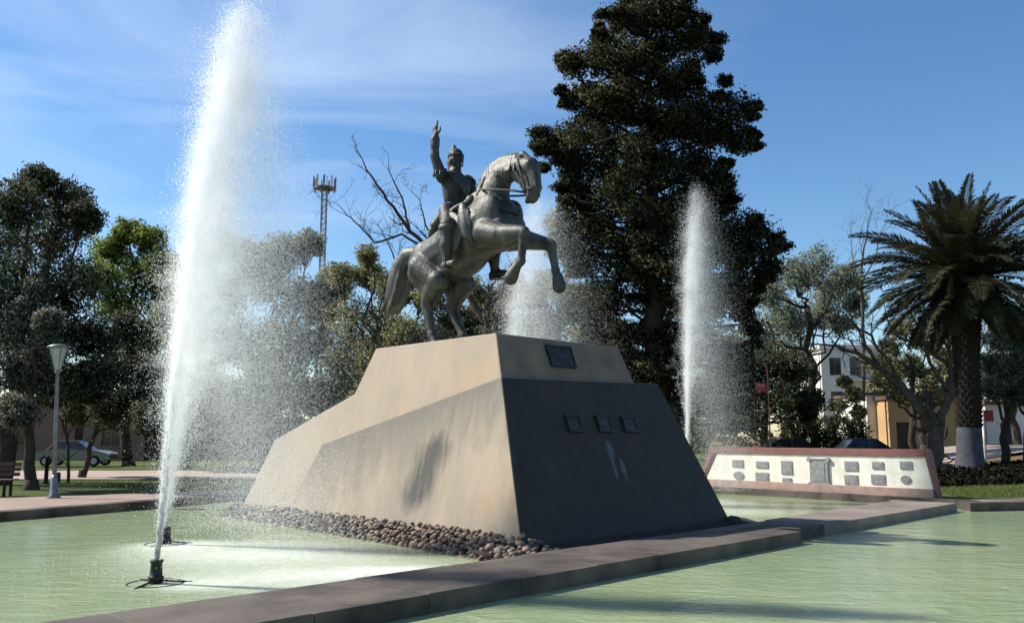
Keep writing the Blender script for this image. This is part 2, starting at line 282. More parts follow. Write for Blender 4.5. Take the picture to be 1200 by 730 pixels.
# ------------------------------------------------------------------ helpers
def tag(o, label=None, cat=None, group=None, kind=None):
    if label: o['label'] = label
    if cat: o['category'] = cat
    if group: o['group'] = group
    if kind: o['kind'] = kind
    return o
def empty(name, loc, label, cat, group=None, rz=0):
    o = bpy.data.objects.new(name, None); COL.objects.link(o); o.location = loc; o.rotation_euler = (0, 0, rz); o.empty_display_size = .2
    return tag(o, label, cat, group)
def link(name, me, mat=None, parent=None):
    o = bpy.data.objects.new(name, me); COL.objects.link(o)
    if mat is not None and not me.materials: me.materials.append(mat)
    if parent is not None: o.parent = parent
    return o
def copy_tree(o, parent=None):
    c = o.copy(); COL.objects.link(c)
    if parent is not None: c.parent = parent
    for ch in list(o.children): copy_tree(ch, c)
    return c
class MB:
    """collects shapes, links them as one mesh"""
    def __init__(s): s.v = []; s.f = []
    def add(s, vs, fs):
        o = len(s.v); s.v += [tuple(p) for p in vs]; s.f += [tuple(i+o for i in f) for f in fs]; return s
    def box(s, x0, x1, y0, y1, z0, z1, M4=None):
        vs = [Vector((x, y, z)) for x in (x0, x1) for y in (y0, y1) for z in (z0, z1)]
        if M4: vs = [M4 @ p for p in vs]
        return s.add(vs, [(0, 1, 3, 2), (4, 6, 7, 5), (0, 4, 5, 1), (2, 3, 7, 6), (0, 2, 6, 4), (1, 5, 7, 3)])
    def tube(s, pts, rad, n=8, cap=True):
        pts = [Vector(p) for p in pts]; k = len(pts)
        if not hasattr(rad, '__len__'): rad = [rad]*k
        vs, fs = [], []; ref = Vector((.31, .17, .93)).normalized(); prev = None
        for i, p in enumerate(pts):
            t = (pts[min(i+1, k-1)]-pts[max(i-1, 0)]); t = t.normalized() if t.length > 1e-9 else Vector((0, 0, 1))
            if prev is None:
                a = t.orthogonal().normalized()
            else:
                a = (prev - t*prev.dot(t)); a = a.normalized() if a.length > 1e-6 else t.orthogonal().normalized()
            prev = a; b = t.cross(a)
            for j in range(n):
                q = 2*math.pi*j/n; vs.append(p + (a*math.cos(q)+b*math.sin(q))*rad[i])
        for i in range(k-1):
            for j in range(n):
                fs.append((i*n+j, i*n+(j+1) % n, (i+1)*n+(j+1) % n, (i+1)*n+j))
        if cap: fs += [tuple(range(n-1, -1, -1)), tuple((k-1)*n+j for j in range(n))]
        return s.add(vs, fs)
    def lathe(s, prof, n=16, loc=(0, 0, 0)):
        vs, fs = [], []; k = len(prof)
        for r, z in prof:
            for j in range(n):
                q = 2*math.pi*j/n; vs.append((loc[0]+r*math.cos(q), loc[1]+r*math.sin(q), loc[2]+z))
        for i in range(k-1):
            for j in range(n): fs.append((i*n+j, i*n+(j+1) % n, (i+1)*n+(j+1) % n, (i+1)*n+j))
        fs += [tuple(range(n-1, -1, -1)), tuple((k-1)*n+j for j in range(n))]
        return s.add(vs, fs)
    def capsule(s, a, b, ra, rb, n=14, flat=None):
        """tapered capsule; flat=(axis, factor) squashes it about its middle"""
        a, b = Vector(a), Vector(b); d = b-a; Ln = d.length
        t = d.normalized() if Ln > 1e-6 else Vector((0, 0, 1)); x = t.orthogonal().normalized(); y = t.cross(x)
        rings = [(a - t*ra*math.cos(q), ra*math.sin(q)) for q in (math.pi*i/10 for i in range(0, 6))] + [(b + t*rb*math.cos(q), rb*math.sin(q)) for q in (math.pi*i/10 for i in range(5, -1, -1))]
        vs, fs = [], []
        for c, r in rings:
            r = max(r, .002)
            for j in range(n): q = 2*math.pi*j/n; vs.append(c + (x*math.cos(q)+y*math.sin(q))*r)
        if flat:
            ax = Vector(flat[0]).normalized(); mid = (a+b)/2
            vs = [p - ax*((p-mid).dot(ax))*(1-flat[1]) for p in vs]
        k = len(rings)
        for i in range(k-1):
            for j in range(n): fs.append((i*n+j, i*n+(j+1) % n, (i+1)*n+(j+1) % n, (i+1)*n+j))
        fs += [tuple(range(n-1, -1, -1)), tuple((k-1)*n+j for j in range(n))]
        return s.add(vs, fs)
    def ell(s, c, r, rot=(0, 0, 0), n=16):
        from mathutils import Euler
        E3 = Euler(rot).to_matrix(); c = Vector(c); vs, fs = [], []; k = 11
        for i in range(k):
            q = math.pi*i/(k-1); sr = max(math.sin(q), .01)
            for j in range(n):
                w = 2*math.pi*j/n; vs.append(c + E3 @ Vector((r[0]*sr*math.cos(w), r[1]*sr*math.sin(w), -r[2]*math.cos(q))))
        for i in range(k-1):
            for j in range(n): fs.append((i*n+j, i*n+(j+1) % n, (i+1)*n+(j+1) % n, (i+1)*n+j))
        fs += [tuple(range(n-1, -1, -1)), tuple((k-1)*n+j for j in range(n))]
        return s.add(vs, fs)
    def mesh(s, name, smooth=False, fix=True):
        me = bpy.data.meshes.new(name); me.from_pydata(s.v, [], s.f)
        if fix:
            bm = bmesh.new(); bm.from_mesh(me); bmesh.ops.recalc_face_normals(bm, faces=bm.faces); bm.to_mesh(me); bm.free()
        if smooth:
            me.polygons.foreach_set('use_smooth', [True]*len(me.polygons))
        me.update(); return me
    def build(s, name, mat, parent=None, smooth=False, bevel=0):
        me = s.mesh(name, smooth); o = link(name, me, mat, parent)
        if bevel:
            bm = bmesh.new(); bm.from_mesh(me); bmesh.ops.bevel(bm, geom=[e for e in bm.edges], offset=bevel, segments=2, affect='EDGES', profile=.6); bm.to_mesh(me); bm.free()
        return o
def np_mesh(name, verts, faces_n, nper, tone=None, smooth=False):
    """verts (k,3); faces_n (m,nper) ints"""
    me = bpy.data.meshes.new(name); me.vertices.add(len(verts)); me.vertices.foreach_set('co', np.ascontiguousarray(verts, np.float32).ravel())
    m = len(faces_n); me.loops.add(m*nper); me.loops.foreach_set('vertex_index', np.ascontiguousarray(faces_n, np.int32).ravel())
    me.polygons.add(m); me.polygons.foreach_set('loop_start', np.arange(m, dtype=np.int32)*nper)
    if tone is not None:
        a = me.attributes.new('tone', 'FLOAT', 'FACE'); a.data.foreach_set('value', np.ascontiguousarray(tone, np.float32))
    me.update(calc_edges=True); me.validate()
    if smooth: me.polygons.foreach_set('use_smooth', [True]*m)
    return me
def remesh(mb, name, voxel, mat, parent, smooth=6, fac=.5):
    me = mb.mesh(name, True); o = link(name, me, mat, parent)
    md = o.modifiers.new('r', 'REMESH'); md.mode = 'VOXEL'; md.voxel_size = voxel; md.use_smooth_shade = True
    ms = o.modifiers.new('s', 'SMOOTH'); ms.factor = fac; ms.iterations = smooth
    dg = bpy.context.evaluated_depsgraph_get(); new = bpy.data.meshes.new_from_object(o.evaluated_get(dg))
    o.modifiers.clear(); o.data = new; new.name = name
    if not new.materials: new.materials.append(mat)
    new.polygons.foreach_set('use_smooth', [True]*len(new.polygons))
    return o
# surveying: where a sight line of the photograph meets a plane standing at distance Y
PIT = R(8.25)
def at(x, y, Y):
    cx, cy = (x-600)/1000, -(y-365)/1000
    d = Vector((cx, math.cos(PIT)-cy*math.sin(PIT), math.sin(PIT)+cy*math.cos(PIT))); t = Y/d.y
    return Vector((d.x*t, Y, 1.9+d.z*t))
def smst(a): a = min(1, max(0, a)); return a*a*(3-2*a)
def gh(x, y):
    return .288 + .62*math.exp(-((x-17.8)/3.9)**2-((y-30.5)/3.6)**2) + 1.0*smst((x-20.5)/8)*smst((y-31)/12)

# ------------------------------------------------------------------ setting: ground, pool, kerbs
POOL = [(-10.9, 18.3), (-8.9, 21.7), (-7.8, 24.3), (-5, 27), (0, 28.6), (4.2, 28.4), (6.55, 27.3), (11.05, 21.98), (10.95, 20.85), (13, 21.3), (20, 22), (26, 18), (24, 7), (12, 2.0), (0, 1.6), (-9, 3), (-13.5, 9), (-12.6, 14.5)]
def resample(poly, n):
    P = [Vector((a, b, 0)) for a, b in poly]; segs = [(P[i], P[(i+1) % len(P)]) for i in range(len(P))]
    return segs
CEN = Vector((2, 14, 0))
def offset(poly, d):
    P = [Vector(p) for p in poly]; k = len(P); out = []
    area = sum(P[i].x*P[(i+1) % k].y - P[(i+1) % k].x*P[i].y for i in range(k)); sgn = 1 if area > 0 else -1
    for i in range(k):
        a, b, c = P[i-1], P[i], P[(i+1) % k]; e1 = (b-a).normalized(); e2 = (c-b).normalized()
        n1 = Vector((e1.y, -e1.x))*sgn; n2 = Vector((e2.y, -e2.x))*sgn; m = (n1+n2).normalized(); out.append(tuple(b + m*(d/max(.35, m.dot(n1)))))
    return out
def ring_strip(name, la, lb, mat, zf, kind='structure', sub=1):
    k = len(la); vs, fs = [], []
    for i in range(k):
        for s_ in range(sub):
            t = s_/sub; a = Vector(la[i]).lerp(Vector(la[(i+1) % k]), t); b = Vector(lb[i]).lerp(Vector(lb[(i+1) % k]), t)
            vs += [(a.x, a.y, zf(a.x, a.y)), (b.x, b.y, zf(b.x, b.y))]
    m = k*sub
    for i in range(m): j = (i+1) % m; fs.append((2*i, 2*i+1, 2*j+1, 2*j))
    o = MB().add(vs, fs).build(name, mat); tag(o, kind=kind); return o
# water
WZ = .10
P_ = [(x, y, WZ) for x, y in offset(POOL, .2)]
wm = MB().add(P_, [tuple(range(len(P_)))]); o = wm.build('water', MAT['water']); tag(o, kind='structure')
if o.data.polygons[0].normal.z < 0: o.data.flip_normals()
# ground: rings from the kerb outwards to the horizon
def ground():
    base = offset(POOL, .40); k = len(base); sub = 8; inner = []
    for i in range(k):
        for s_ in range(sub): inner.append(Vector(base[i]).lerp(Vector(base[(i+1) % k]), s_/sub))
    ang = [math.atan2(p.y-CEN.y, p.x-CEN.x) for p in inner]; rad0 = [(p-CEN.to_2d()).length for p in inner]
    rs = [0, .4, .9, 1.5, 2.2, 3, 4, 5, 6, 7, 8, 9.5, 11, 13, 15, 17.5, 20, 24, 30, 45, 80, 150, 300, 700]
    vs, fs = [], []; m = len(inner)
    for r in rs:
        for i in range(m):
            rr = rad0[i]+r if r < 45 else max(rad0[i]+45, 0)*0 + rad0[i]+r
            x, y = CEN.x+rr*math.cos(ang[i]), CEN.y+rr*math.sin(ang[i]); vs.append((x, y, gh(x, y)))
    for a in range(len(rs)-1):
        for i in range(m): j = (i+1) % m; fs.append((a*m+i, a*m+j, (a+1)*m+j, (a+1)*m+i))
    o = MB().add(vs, fs).build('lawn_ground', MAT['lawn'], None, True); tag(o, kind='structure')
    if o.data.polygons[5].normal.z < 0: o.data.flip_normals()
ground()
# pool kerb: a profile swept round the outline
def pool_kerb():
    l0 = POOL; l1 = offset(POOL, .42); k = len(l0)
    vs, fs = [], []
    for i in range(k):
        a, b = l0[i], l1[i]
        vs += [(a[0], a[1], -.5), (a[0], a[1], .285), (a[0]*.998+b[0]*.002, a[1]*.998+b[1]*.002, .30), (b[0], b[1], .30), (b[0], b[1], -.3)]
    for i in range(k):
        j = (i+1) % k
        for q in range(4): fs.append((5*i+q, 5*j+q, 5*j+q+1, 5*i+q+1))
    o = MB().add(vs, fs).build('pool_kerb', MAT['kerb']); tag(o, kind='structure')
pool_kerb()
# paving band on the left bank
def grid_sheet(name, quad, nx, ny, mat, dz):
    a, b, c, d = [Vector(q) for q in quad]; vs, fs = [], []
    for j in range(ny+1):
        for i in range(nx+1):
            p = a.lerp(b, i/nx).lerp(d.lerp(c, i/nx), j/ny); vs.append((p.x, p.y, gh(p.x, p.y)+dz))
    for j in range(ny):
        for i in range(nx): q = j*(nx+1)+i; fs.append((q, q+1, q+nx+2, q+nx+1))
    o = MB().add(vs, fs).build(name, mat, None, True); tag(o, kind='structure')
    if o.data.polygons[0].normal.z < 0: o.data.flip_normals()
    return o
o1 = offset(POOL, .425)
def paving():
    # along the left bank (outline points 17,0,1,2,3,4)
    idx = [16, 17, 0, 1, 2, 3, 4]; outer = [(-19, 9), (-17, 15), (-14.6, 21.8), (-11.6, 23.6), (-9.2, 25.3), (-5.8, 28.0), (-.6, 29.9)]
    vs, fs = [], []; sub = 6
    for q in range(len(idx)-1):
        for s_ in range(sub + (1 if q == len(idx)-2 else 0)):
            t = s_/sub; a = Vector(o1[idx[q]]).lerp(Vector(o1[idx[q+1]]), t); b = Vector(outer[q]).lerp(Vector(outer[q+1]), t)
            vs += [(a.x, a.y, gh(a.x, a.y)+.006), (b.x, b.y, gh(b.x, b.y)+.006)]
    for i in range(len(vs)//2-1): fs.append((2*i, 2*i+1, 2*i+3, 2*i+2))
    o = MB().add(vs, fs).build('pavement', MAT['pave']); tag(o, kind='structure')
    if o.data.polygons[0].normal.z < 0: o.data.flip_normals()
paving()
grid_sheet('street', [(-70, 30.5), (9, 32.2), (9, 39.5), (-70, 39)], 60, 6, MAT['street'], .035)
grid_sheet('far_pavement', [(19, 44), (60, 44), (60, 54), (19, 54)], 30, 8, MAT['street'], .03)
grid_sheet('lawn_edge_path', [(15.2, 38.5), (17.2, 38.5), (17.6, 40.5), (15.6, 40.5)], 4, 4, MAT['street'], .03)
grid_sheet('right_bank_paving', [(11.6, 21.35), (30, 24.1), (30, 25.2), (11.6, 22.2)], 20, 2, MAT['pave'], .006)

# monument frame: u runs back along the monument, v across its front
P0 = Vector((.1293, 13.3004, 0)); UD = Vector((-.70711, .70711, 0)); VD = Vector((.70711, .70711, 0))
# object space x=u, y=v would mirror the frame, so the parts are built in world space minus this origin and carry uv object coordinates through a left-handed safe trick: y axis = v, x axis = u gives z down; use x=-u instead
MF = Matrix(((-UD.x, VD.x, 0, P0.x), (-UD.y, VD.y, 0, P0.y), (0, 0, 1, 0), (0, 0, 0, 1)))
def lf(z, d): return d + .2115*(z-.3)
mon = bpy.data.objects.new('monument_pedestal', None); COL.objects.link(mon); mon.matrix_world = MF
tag(mon, 'sloping concrete pedestal carrying the horseman, its front face dark and shaded', 'pedestal')
def uvz(u, v, z): return (-u, v, z)
def core():
    z0 = -.05
    prof = [(.15+.385*(z0-.3), z0), (1.453, 3.685), (4.99, 3.66), (5.43, 2.74), (8.21, 1.80), (9.15, z0)]
    vr = lambda z: 4.98-.195*(z-.3)
    vs = [uvz(u, lf(z, .15), z) for u, z in prof] + [uvz(u, vr(z), z) for u, z in prof]; n = len(prof)
    fs = [tuple(range(n)), tuple(range(2*n-1, n-1, -1))] + [(i, (i+1) % n, (i+1) % n+n, i+n) for i in range(n)]
    MB().add(vs, fs).build('pedestal_core', MAT['concrete'], mon, False, .018)
core()
def block():
    z0 = -.05; fu = lambda z: .385*(z-.3)
    A = uvz(fu(z0), lf(z0, 0), z0); B = uvz(fu(2.87), lf(2.87, 0), 2.87); C = uvz(6.33, lf(1.69, .152), 1.69); D = uvz(7.3, lf(z0, .152), z0)
    A2 = uvz(fu(z0), 6.02, z0); B2 = uvz(fu(2.95), 5.08, 2.95); C2 = uvz(6.33, 4.75, 1.75); D2 = uvz(7.3, 5.1, z0)
    MB().add([A, B, C, D, A2, B2, C2, D2], [(0, 1, 2, 3), (7, 6, 5, 4), (0, 4, 5, 1), (1, 5, 6, 2), (2, 6, 7, 3), (3, 7, 4, 0)]).build('lower_block', MAT['wing'], mon, False, .012)
block()
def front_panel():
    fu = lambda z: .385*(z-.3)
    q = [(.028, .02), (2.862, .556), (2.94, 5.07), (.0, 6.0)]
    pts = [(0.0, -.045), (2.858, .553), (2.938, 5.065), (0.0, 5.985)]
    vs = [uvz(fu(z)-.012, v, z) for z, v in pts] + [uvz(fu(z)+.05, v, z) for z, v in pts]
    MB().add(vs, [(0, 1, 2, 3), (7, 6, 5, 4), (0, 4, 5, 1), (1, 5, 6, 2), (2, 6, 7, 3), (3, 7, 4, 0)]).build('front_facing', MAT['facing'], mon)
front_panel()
def upper_front():  # thin added skin that carries the shade of this face as colour
    fu = lambda z: .15+.385*(z-.3); vr = lambda z: 4.98-.195*(z-.3); pts = [(z, v) for z, v in ((2.80, lf(2.80, .15)+.004), (3.672, lf(3.672, .15)+.004), (3.672, vr(3.672)-.01), (2.80, vr(2.80)-.01))]
    vs = [uvz(fu(z)-.012, v, z) for z, v in pts] + [uvz(fu(z)+.05, v, z) for z, v in pts]
    MB().add(vs, [(0, 1, 2, 3), (7, 6, 5, 4), (0, 4, 5, 1), (1, 5, 6, 2), (2, 6, 7, 3), (3, 7, 4, 0)]).build('upper_shade_facing', MAT['shade_concrete'], mon)
upper_front()
def plaque_on_front(v0, v1, za, zb, off, name='plaque'):
    fu = lambda z: off + .385*(z-.3)
    nrm = Vector((-1, 0, .385)).normalized()   # outward in (u,z)
    vs = []
    for k in (0, .035):
        for z, v in ((za, v0), (zb, v0), (zb, v1), (za, v1)): vs.append(uvz(fu(z)-k, v, z + k*.385))
    fr = MB().add(vs, [(0, 1, 2, 3), (7, 6, 5, 4), (0, 4, 5, 1), (1, 5, 6, 2), (2, 6, 7, 3), (3, 7, 4, 0)]).build(name, MAT['plaque_dark'], mon, False, .006)
    # raised border
    mb = MB(); w = .035
    for (a0, a1, b0, b1) in ((v0, v1, za, za+w), (v0, v1, zb-w, zb), (v0, v0+w, za+w, zb-w), (v1-w, v1, za+w, zb-w)):
        vs = []
        for k in (.03, .05):
            for z, v in ((b0, a0), (b1, a0), (b1, a1), (b0, a1)): vs.append(uvz(fu(z)-k, v, z + k*.385))
        mb.add(vs, [(0, 1, 2, 3), (7, 6, 5, 4), (0, 4, 5, 1), (1, 5, 6, 2), (2, 6, 7, 3), (3, 7, 4, 0)])
    mb.build('plaque_border', MAT['plaque_dark'], fr)
plaque_on_front(2.05, 2.75, 3.14, 3.55, .138)
for a, b in ((1.84, 2.21), (2.67, 3.06), (3.43, 3.84)): plaque_on_front(a, b, 1.95, 2.25, -.012)

# walkway between the two basins: line y-x = const
def walk():
    root = empty('stone_walkway', (0, 9.9, 0), 'low stone causeway of kerb blocks crossing the pool before the monument', 'causeway', None, R(45))
    # local x along the walkway (from lower left to upper right), y across (back)
    D = [-9.4]; 
    x = -9.3; k = 0
    while x < 15.1:
        Ln = 1.35; wide = x > 6.45; a, b = x+.003, min(x+Ln, 15.3)-.003
        y0 = (.23 if wide else 0) + random.uniform(-.006, .006); y1 = 1.33 if x < 6.4 else 1.33 + (x-6.4)*.045
        jz = random.uniform(-.005, .005)
        vs = [(a, y0, -.5), (b, y0, -.5), (b, y1, -.5), (a, y1, -.5), (a, y0, .30+jz), (b, y0, .30+jz), (b, y1, .30+jz), (a, y1, .30+jz)]
        MB().add(vs, [(0, 1, 2, 3), (7, 6, 5, 4), (0, 4, 5, 1), (1, 5, 6, 2), (2, 6, 7, 3), (3, 7, 4, 0)]).build('kerb_block', MAT['kerb_pale' if x > 7.6 else 'kerb'], root, False, .014)
        x += Ln
walk()

# stones at the monument's foot
def stone_mesh(i):
    bm = bmesh.new(); bmesh.ops.create_icosphere(bm, subdivisions=1, radius=1)
    r = random.Random(i)
    sx, sy, sz = r.uniform(.8, 1.25), r.uniform(.75, 1.0), r.uniform(.55, .8)
    bmesh.ops.delete(bm, geom=[], context='VERTS')
    for v in bm.verts:
        q = 1+r.uniform(-.24, .24); v.co = Vector((v.co.x*sx*q, v.co.y*sy*q, v.co.z*sz*q))
    bmesh.ops.dissolve_limit(bm, angle_limit=R(14), verts=bm.verts, edges=bm.edges)
    bmesh.ops.triangulate(bm, faces=bm.faces)
    me = bpy.data.meshes.new('stone'); bm.to_mesh(me); bm.free(); me.materials.append(MAT['stone'])
    me.polygons.foreach_set('use_smooth', [True]*len(me.polygons)); return me
def stones():
    root = bpy.data.objects.new('stone_border', None); COL.objects.link(root); root.matrix_world = MF
    tag(root, 'bank of rough brown river stones along the foot of the monument', 'stone border')
    var = [stone_mesh(i) for i in range(8)]
    r = random.Random(3)
    # bank profile beneath (mortar bed)
    def wl(u): return .92-.075*u if u < 8 else .3      # width on the lit side
    mb = MB()
    us = [-.3+.6*i for i in range(17)]
    vs = []
    for u in us:
        w = max(.35, wl(max(u, 0))); vs += [uvz(u, .25, .30), uvz(u, -.02, .28), uvz(u, -w*.5, .12), uvz(u, -w*.92, -.06)]
    fs = []
    for i in range(len(us)-1):
        for q in range(3): fs.append((4*i+q, 4*i+4+q, 4*i+5+q, 4*i+1+q))
    mb.add(vs, fs)
    # in front (shaded) side
    vv = [-.9+.5*i for i in range(16)]; vs = []; fs = []
    for v in vv: vs += [uvz(.2, v, .23), uvz(0, v, .22), uvz(-.5, v, .13), uvz(-1.26, v, .04)]
    for i in range(len(vv)-1):
        for q in range(3): fs.append((4*i+q, 4*i+4+q, 4*i+5+q, 4*i+1+q))
    mb.add(vs, fs); mb.build('stone_bed', MAT['mortar'], root)
    for (u, v, z, q) in ((-.12, 5.92, .16, .25), (-.42, 5.75, .10, .19), (.18, 6.2, .10, .2)):
        o = bpy.data.objects.new('boulder', var[0].copy()); COL.objects.link(o); o.parent = root; o.data.materials[0] = MAT['mortar']; o.location = uvz(u, v, z); o.scale = (q*1.2, q, q); o.rotation_euler = (.2, .1, u*9)  # dark bedding tone puts the hump's shade into the boulder colour
    cand = []
    for i in range(4200):
        if r.random() < .88:
            u = r.uniform(-.25, 9.2); w = max(.38, wl(max(u, 0))); t = r.random(); v = .08 - t*(w+.05); z = .35*(1-t)+.035
        else:
            v = r.uniform(-.9, .30); t = r.random()*(.75 if v > -.2 else 1); u = -.02-1.25*t; z = .27*(1-t)+.03
            if v > 5.6: z += .14*(1-t)
        s_ = r.uniform(.042, .082)
        cand.append((u, v, z, s_))
    kept = []
    for c in cand:
        if all((c[0]-k[0])**2+(c[1]-k[1])**2 > (.72*(c[3]+k[3]))**2 for k in kept): kept.append(c)
    def dist(c):
        p = MF @ Vector(uvz(*c[:3])); lit = 0 if c[1] < .15 else 6
        return p.y + lit
    kept.sort(key=dist)
    for c in kept[:290]:
        o = bpy.data.objects.new('stone', r.choice(var)); COL.objects.link(o); o.parent = root
        o.location = uvz(*c[:3]); o.rotation_euler = (r.uniform(-.5, .5), r.uniform(-.5, .5), r.uniform(0, 6.28)); o.scale = (c[3],)*3
    V, Fc, T = [], [], []; off = 0
    for c in kept[290:]:
        me = r.choice(var); Mx = Matrix.Translation(uvz(*c[:3])) @ Matrix.Rotation(r.uniform(0, 6.28), 4, 'Z') @ Matrix.Rotation(r.uniform(-.4, .4), 4, 'X') @ Matrix.Scale(c[3], 4)
        V += [Mx @ v.co for v in me.vertices]; t = r.random()
        for p in me.polygons: Fc.append([i+off for i in p.vertices]); T.append(t)
        off += len(me.vertices)
    me = np_mesh('loose_stones', np.array([tuple(v) for v in V]), np.array(Fc), 3, T, True)
    o = link('loose_stones', me, MAT['stones'], root); o['kind'] = 'stuff'
stones()

# ------------------------------------------------------------------ equestrian statue (local: x forward, y to the horse's left, z up)
SO = P0 + UD*4.4 + VD*2.5 + Vector((0, 0, 3.68))
statue = empty('equestrian_statue', SO, 'weathered bronze horseman with raised arm on a rearing horse atop the pedestal', 'statue', None, R(-45))
def horse():
    b = MB(); E = b.ell; K = b.capsule
    # trunk: hindquarters, barrel, shoulders (pitched up about 27 degrees)
    E((-.80, 0, 1.98), (.58, .44, .58), (0, R(-24), 0)); K((-1.10, 0, 2.02), (-.85, 0, 2.1), .35, .42)
    K((-.75, 0, 2.08), (.25, 0, 2.32), .48, .57); K((.25, 0, 2.32), (1.10, 0, 2.58), .62, .56)
    E((.25, 0, 2.08), (.75, .52, .50), (0, R(-22), 0))
    E((1.15, 0, 2.62), (.62, .50, .66), (0, R(-40), 0)); E((1.48, 0, 2.46), (.40, .42, .50), (0, R(-30), 0))
    E((.62, 0, 2.98), (.5, .26, .36), (0, R(-38), 0))
    for s in (-1, 1):
        E((1.22, s*.34, 2.58), (.42, .20, .58), (0, R(28), 0)); E((1.58, s*.22, 2.42), (.26, .22, .32))
        E((-.76, s*.28, 1.93), (.46, .21, .56), (0, R(-10), 0)); E((-1.06, s*.2, 2.03), (.27, .2, .32))
    # neck: arched
    K((1.05, 0, 2.85), (1.22, 0, 3.28), .50, .36, 16, ((0, 1, 0), .74)); K((1.22, 0, 3.28), (1.42, 0, 3.62), .37, .27, 16, ((0, 1, 0), .72))
    K((1.42, 0, 3.58), (1.86, 0, 3.64), .28, .225, 16, ((0, 1, 0), .76)); K((.80, 0, 3.15), (1.05, 0, 3.60), .26, .20, 14, ((0, 1, 0), .6))
    K((1.05, 0, 3.60), (1.40, 0, 3.82), .20, .155, 14, ((0, 1, 0), .65)); K((1.40, 0, 3.80), (1.94, 0, 3.76), .16, .135, 14, ((0, 1, 0), .7))
    # head, chin drawn in
    K((1.95, 0, 3.66), (2.22, 0, 3.55), .20, .23, 14, ((0, 1, 0), .78)); K((2.23, 0, 3.56), (2.35, 0, 3.10), .215, .135, 14, ((0, 1, 0), .76))
    K((2.32, 0, 3.14), (2.30, 0, 2.92), .135, .13, 14, ((0, 1, 0), .9)); K((2.0, 0, 3.46), (2.17, 0, 3.04), .15, .08)
    E((1.96, 0, 3.50), (.20, .16, .22)); K((2.19, 0, 2.92), (2.16, 0, 2.87), .075, .065)
    K((2.40, .05, 3.52), (2.46, .03, 3.05), .06, .055); K((2.40, -.05, 3.52), (2.46, -.03, 3.05), .06, .055)
    for s in (-1, 1):
        K((2.06, s*.11, 3.78), (1.94, s*.16, 3.92), .055, .015); E((2.32, s*.155, 3.62), (.06, .035, .05)); E((2.41, s*.075, 2.95), (.045, .03, .05))
    # hind legs
    for s, dx, fx in ((-1, .06, .20), (1, .18, .50)):
        y = s*.31
        K((-.75+dx*.4, y, 1.86), (-.28+dx, y*1.05, 1.50), .35, .24); K((-.90+dx*.4, y, 1.75), (-.56+dx, y, 1.36), .27, .18)
        K((-.28+dx, y*1.05, 1.50), (-.60+dx, y, 1.10), .26, .16); K((-.56+dx, y, 1.36), (-.66+dx, y, 1.06), .19, .13)
        E((-.67+dx, y, 1.02), (.165, .12, .165)); a, b_ = (-.65+dx, y, 1.0), (-.62+fx, y, .40); K(a, b_, .125, .095); K((-.71+dx, y, 1.0), (-.69+fx, y, .46), .065, .05)
        E((-.61+fx, y, .36), (.125, .112, .125)); K((-.61+fx, y, .36), (-.49+fx, y, .17), .095, .105)
        b.lathe([(.175, 0), (.17, .03), (.125, .17), (.10, .20)], 14, (-.46+fx, y, -.02))
    # forelegs
    y = -.36
    K((1.35, y, 2.30), (1.78, y*1.1, 2.18), .30, .24); K((1.78, y*1.1, 2.18), (2.40, y*1.12, 2.14), .23, .125); E((2.44, y*1.12, 2.10), (.14, .12, .15))
    K((2.44, y*1.12, 2.06), (2.37, y*1.1, 1.60), .10, .08); E((2.36, y*1.1, 1.56), (.105, .095, .11)); K((2.35, y*1.1, 1.56), (2.20, y*1.1, 1.42), .085, .09)
    K((2.20, y*1.1, 1.42), (2.08, y*1.1, 1.26), .11, .145)
    y = .36
    K((1.35, y, 2.32), (1.75, y, 2.20), .30, .22); K((1.75, y, 2.20), (2.42, y*1.05, 2.00), .21, .125); E((2.45, y*1.05, 1.96), (.135, .115, .145))
    K((2.46, y*1.05, 1.92), (2.55, y*1.05, 1.50), .10, .078); E((2.56, y*1.05, 1.46), (.10, .092, .105)); K((2.56, y*1.05, 1.46), (2.62, y*1.05, 1.30), .082, .09)
    K((2.62, y*1.05, 1.30), (2.66, y*1.05, 1.12), .115, .145)
    remesh(b, 'horse', .028, MAT['bronze'], statue, 7, .5)
    # tail
    t = MB(); rr = random.Random(5)
    spine = [(-1.25, 0, 2.24), (-1.48, 0, 2.34), (-1.72, 0, 2.32), (-1.92, 0, 2.12), (-2.02, 0, 1.84), (-2.12, 0, 1.52), (-2.28, 0, 1.22), (-2.46, 0, 1.02)]
    for i in range(len(spine)-1):
        r0 = [.15, .18, .22, .27, .30, .29, .22, .09]
        t.capsule(spine[i], spine[i+1], r0[i], r0[i+1], 12, ((0, 1, 0), .75))
    for k in range(16):
        oy = rr.uniform(-.17, .17); ox = rr.uniform(-.20, .22)
        pts = [Vector(p)+Vector((ox*min(1, i/3)*.9, oy*min(1, i/3), rr.uniform(-.02, .02)-abs(ox)*.15)) for i, p in enumerate(spine[1:])]
        for i in range(len(pts)-1): t.capsule(pts[i], pts[i+1], .055, .05 if i < 5 else .02, 8)
    remesh(t, 'tail', .026, MAT['bronze'], statue, 4)
    # mane: locks lying on the crest, near side
    m = MB()
    cr = [(.70, 3.42), (.92, 3.72), (1.15, 3.88), (1.40, 3.965), (1.68, 3.955), (1.98, 3.90)]
    for i in range(len(cr)-1):
        m.capsule((cr[i][0], 0, cr[i][1]-.05), (cr[i+1][0], 0, cr[i+1][1]-.05), .075, .075, 10)
        for q in range(3):
            f = q/3; x = cr[i][0]*(1-f)+cr[i+1][0]*f; z = cr[i][1]*(1-f)+cr[i+1][1]*f
            for s in (-1, 1): m.capsule((x, s*.05, z-.06), (x+.10+rr.uniform(-.04, .06), s*(.20+.05*(z < 3.8)), z-.36-rr.uniform(0, .1)), .06, .025, 8)
    m.capsule((2.04, 0, 3.88), (2.38, 0, 3.62), .07, .03)
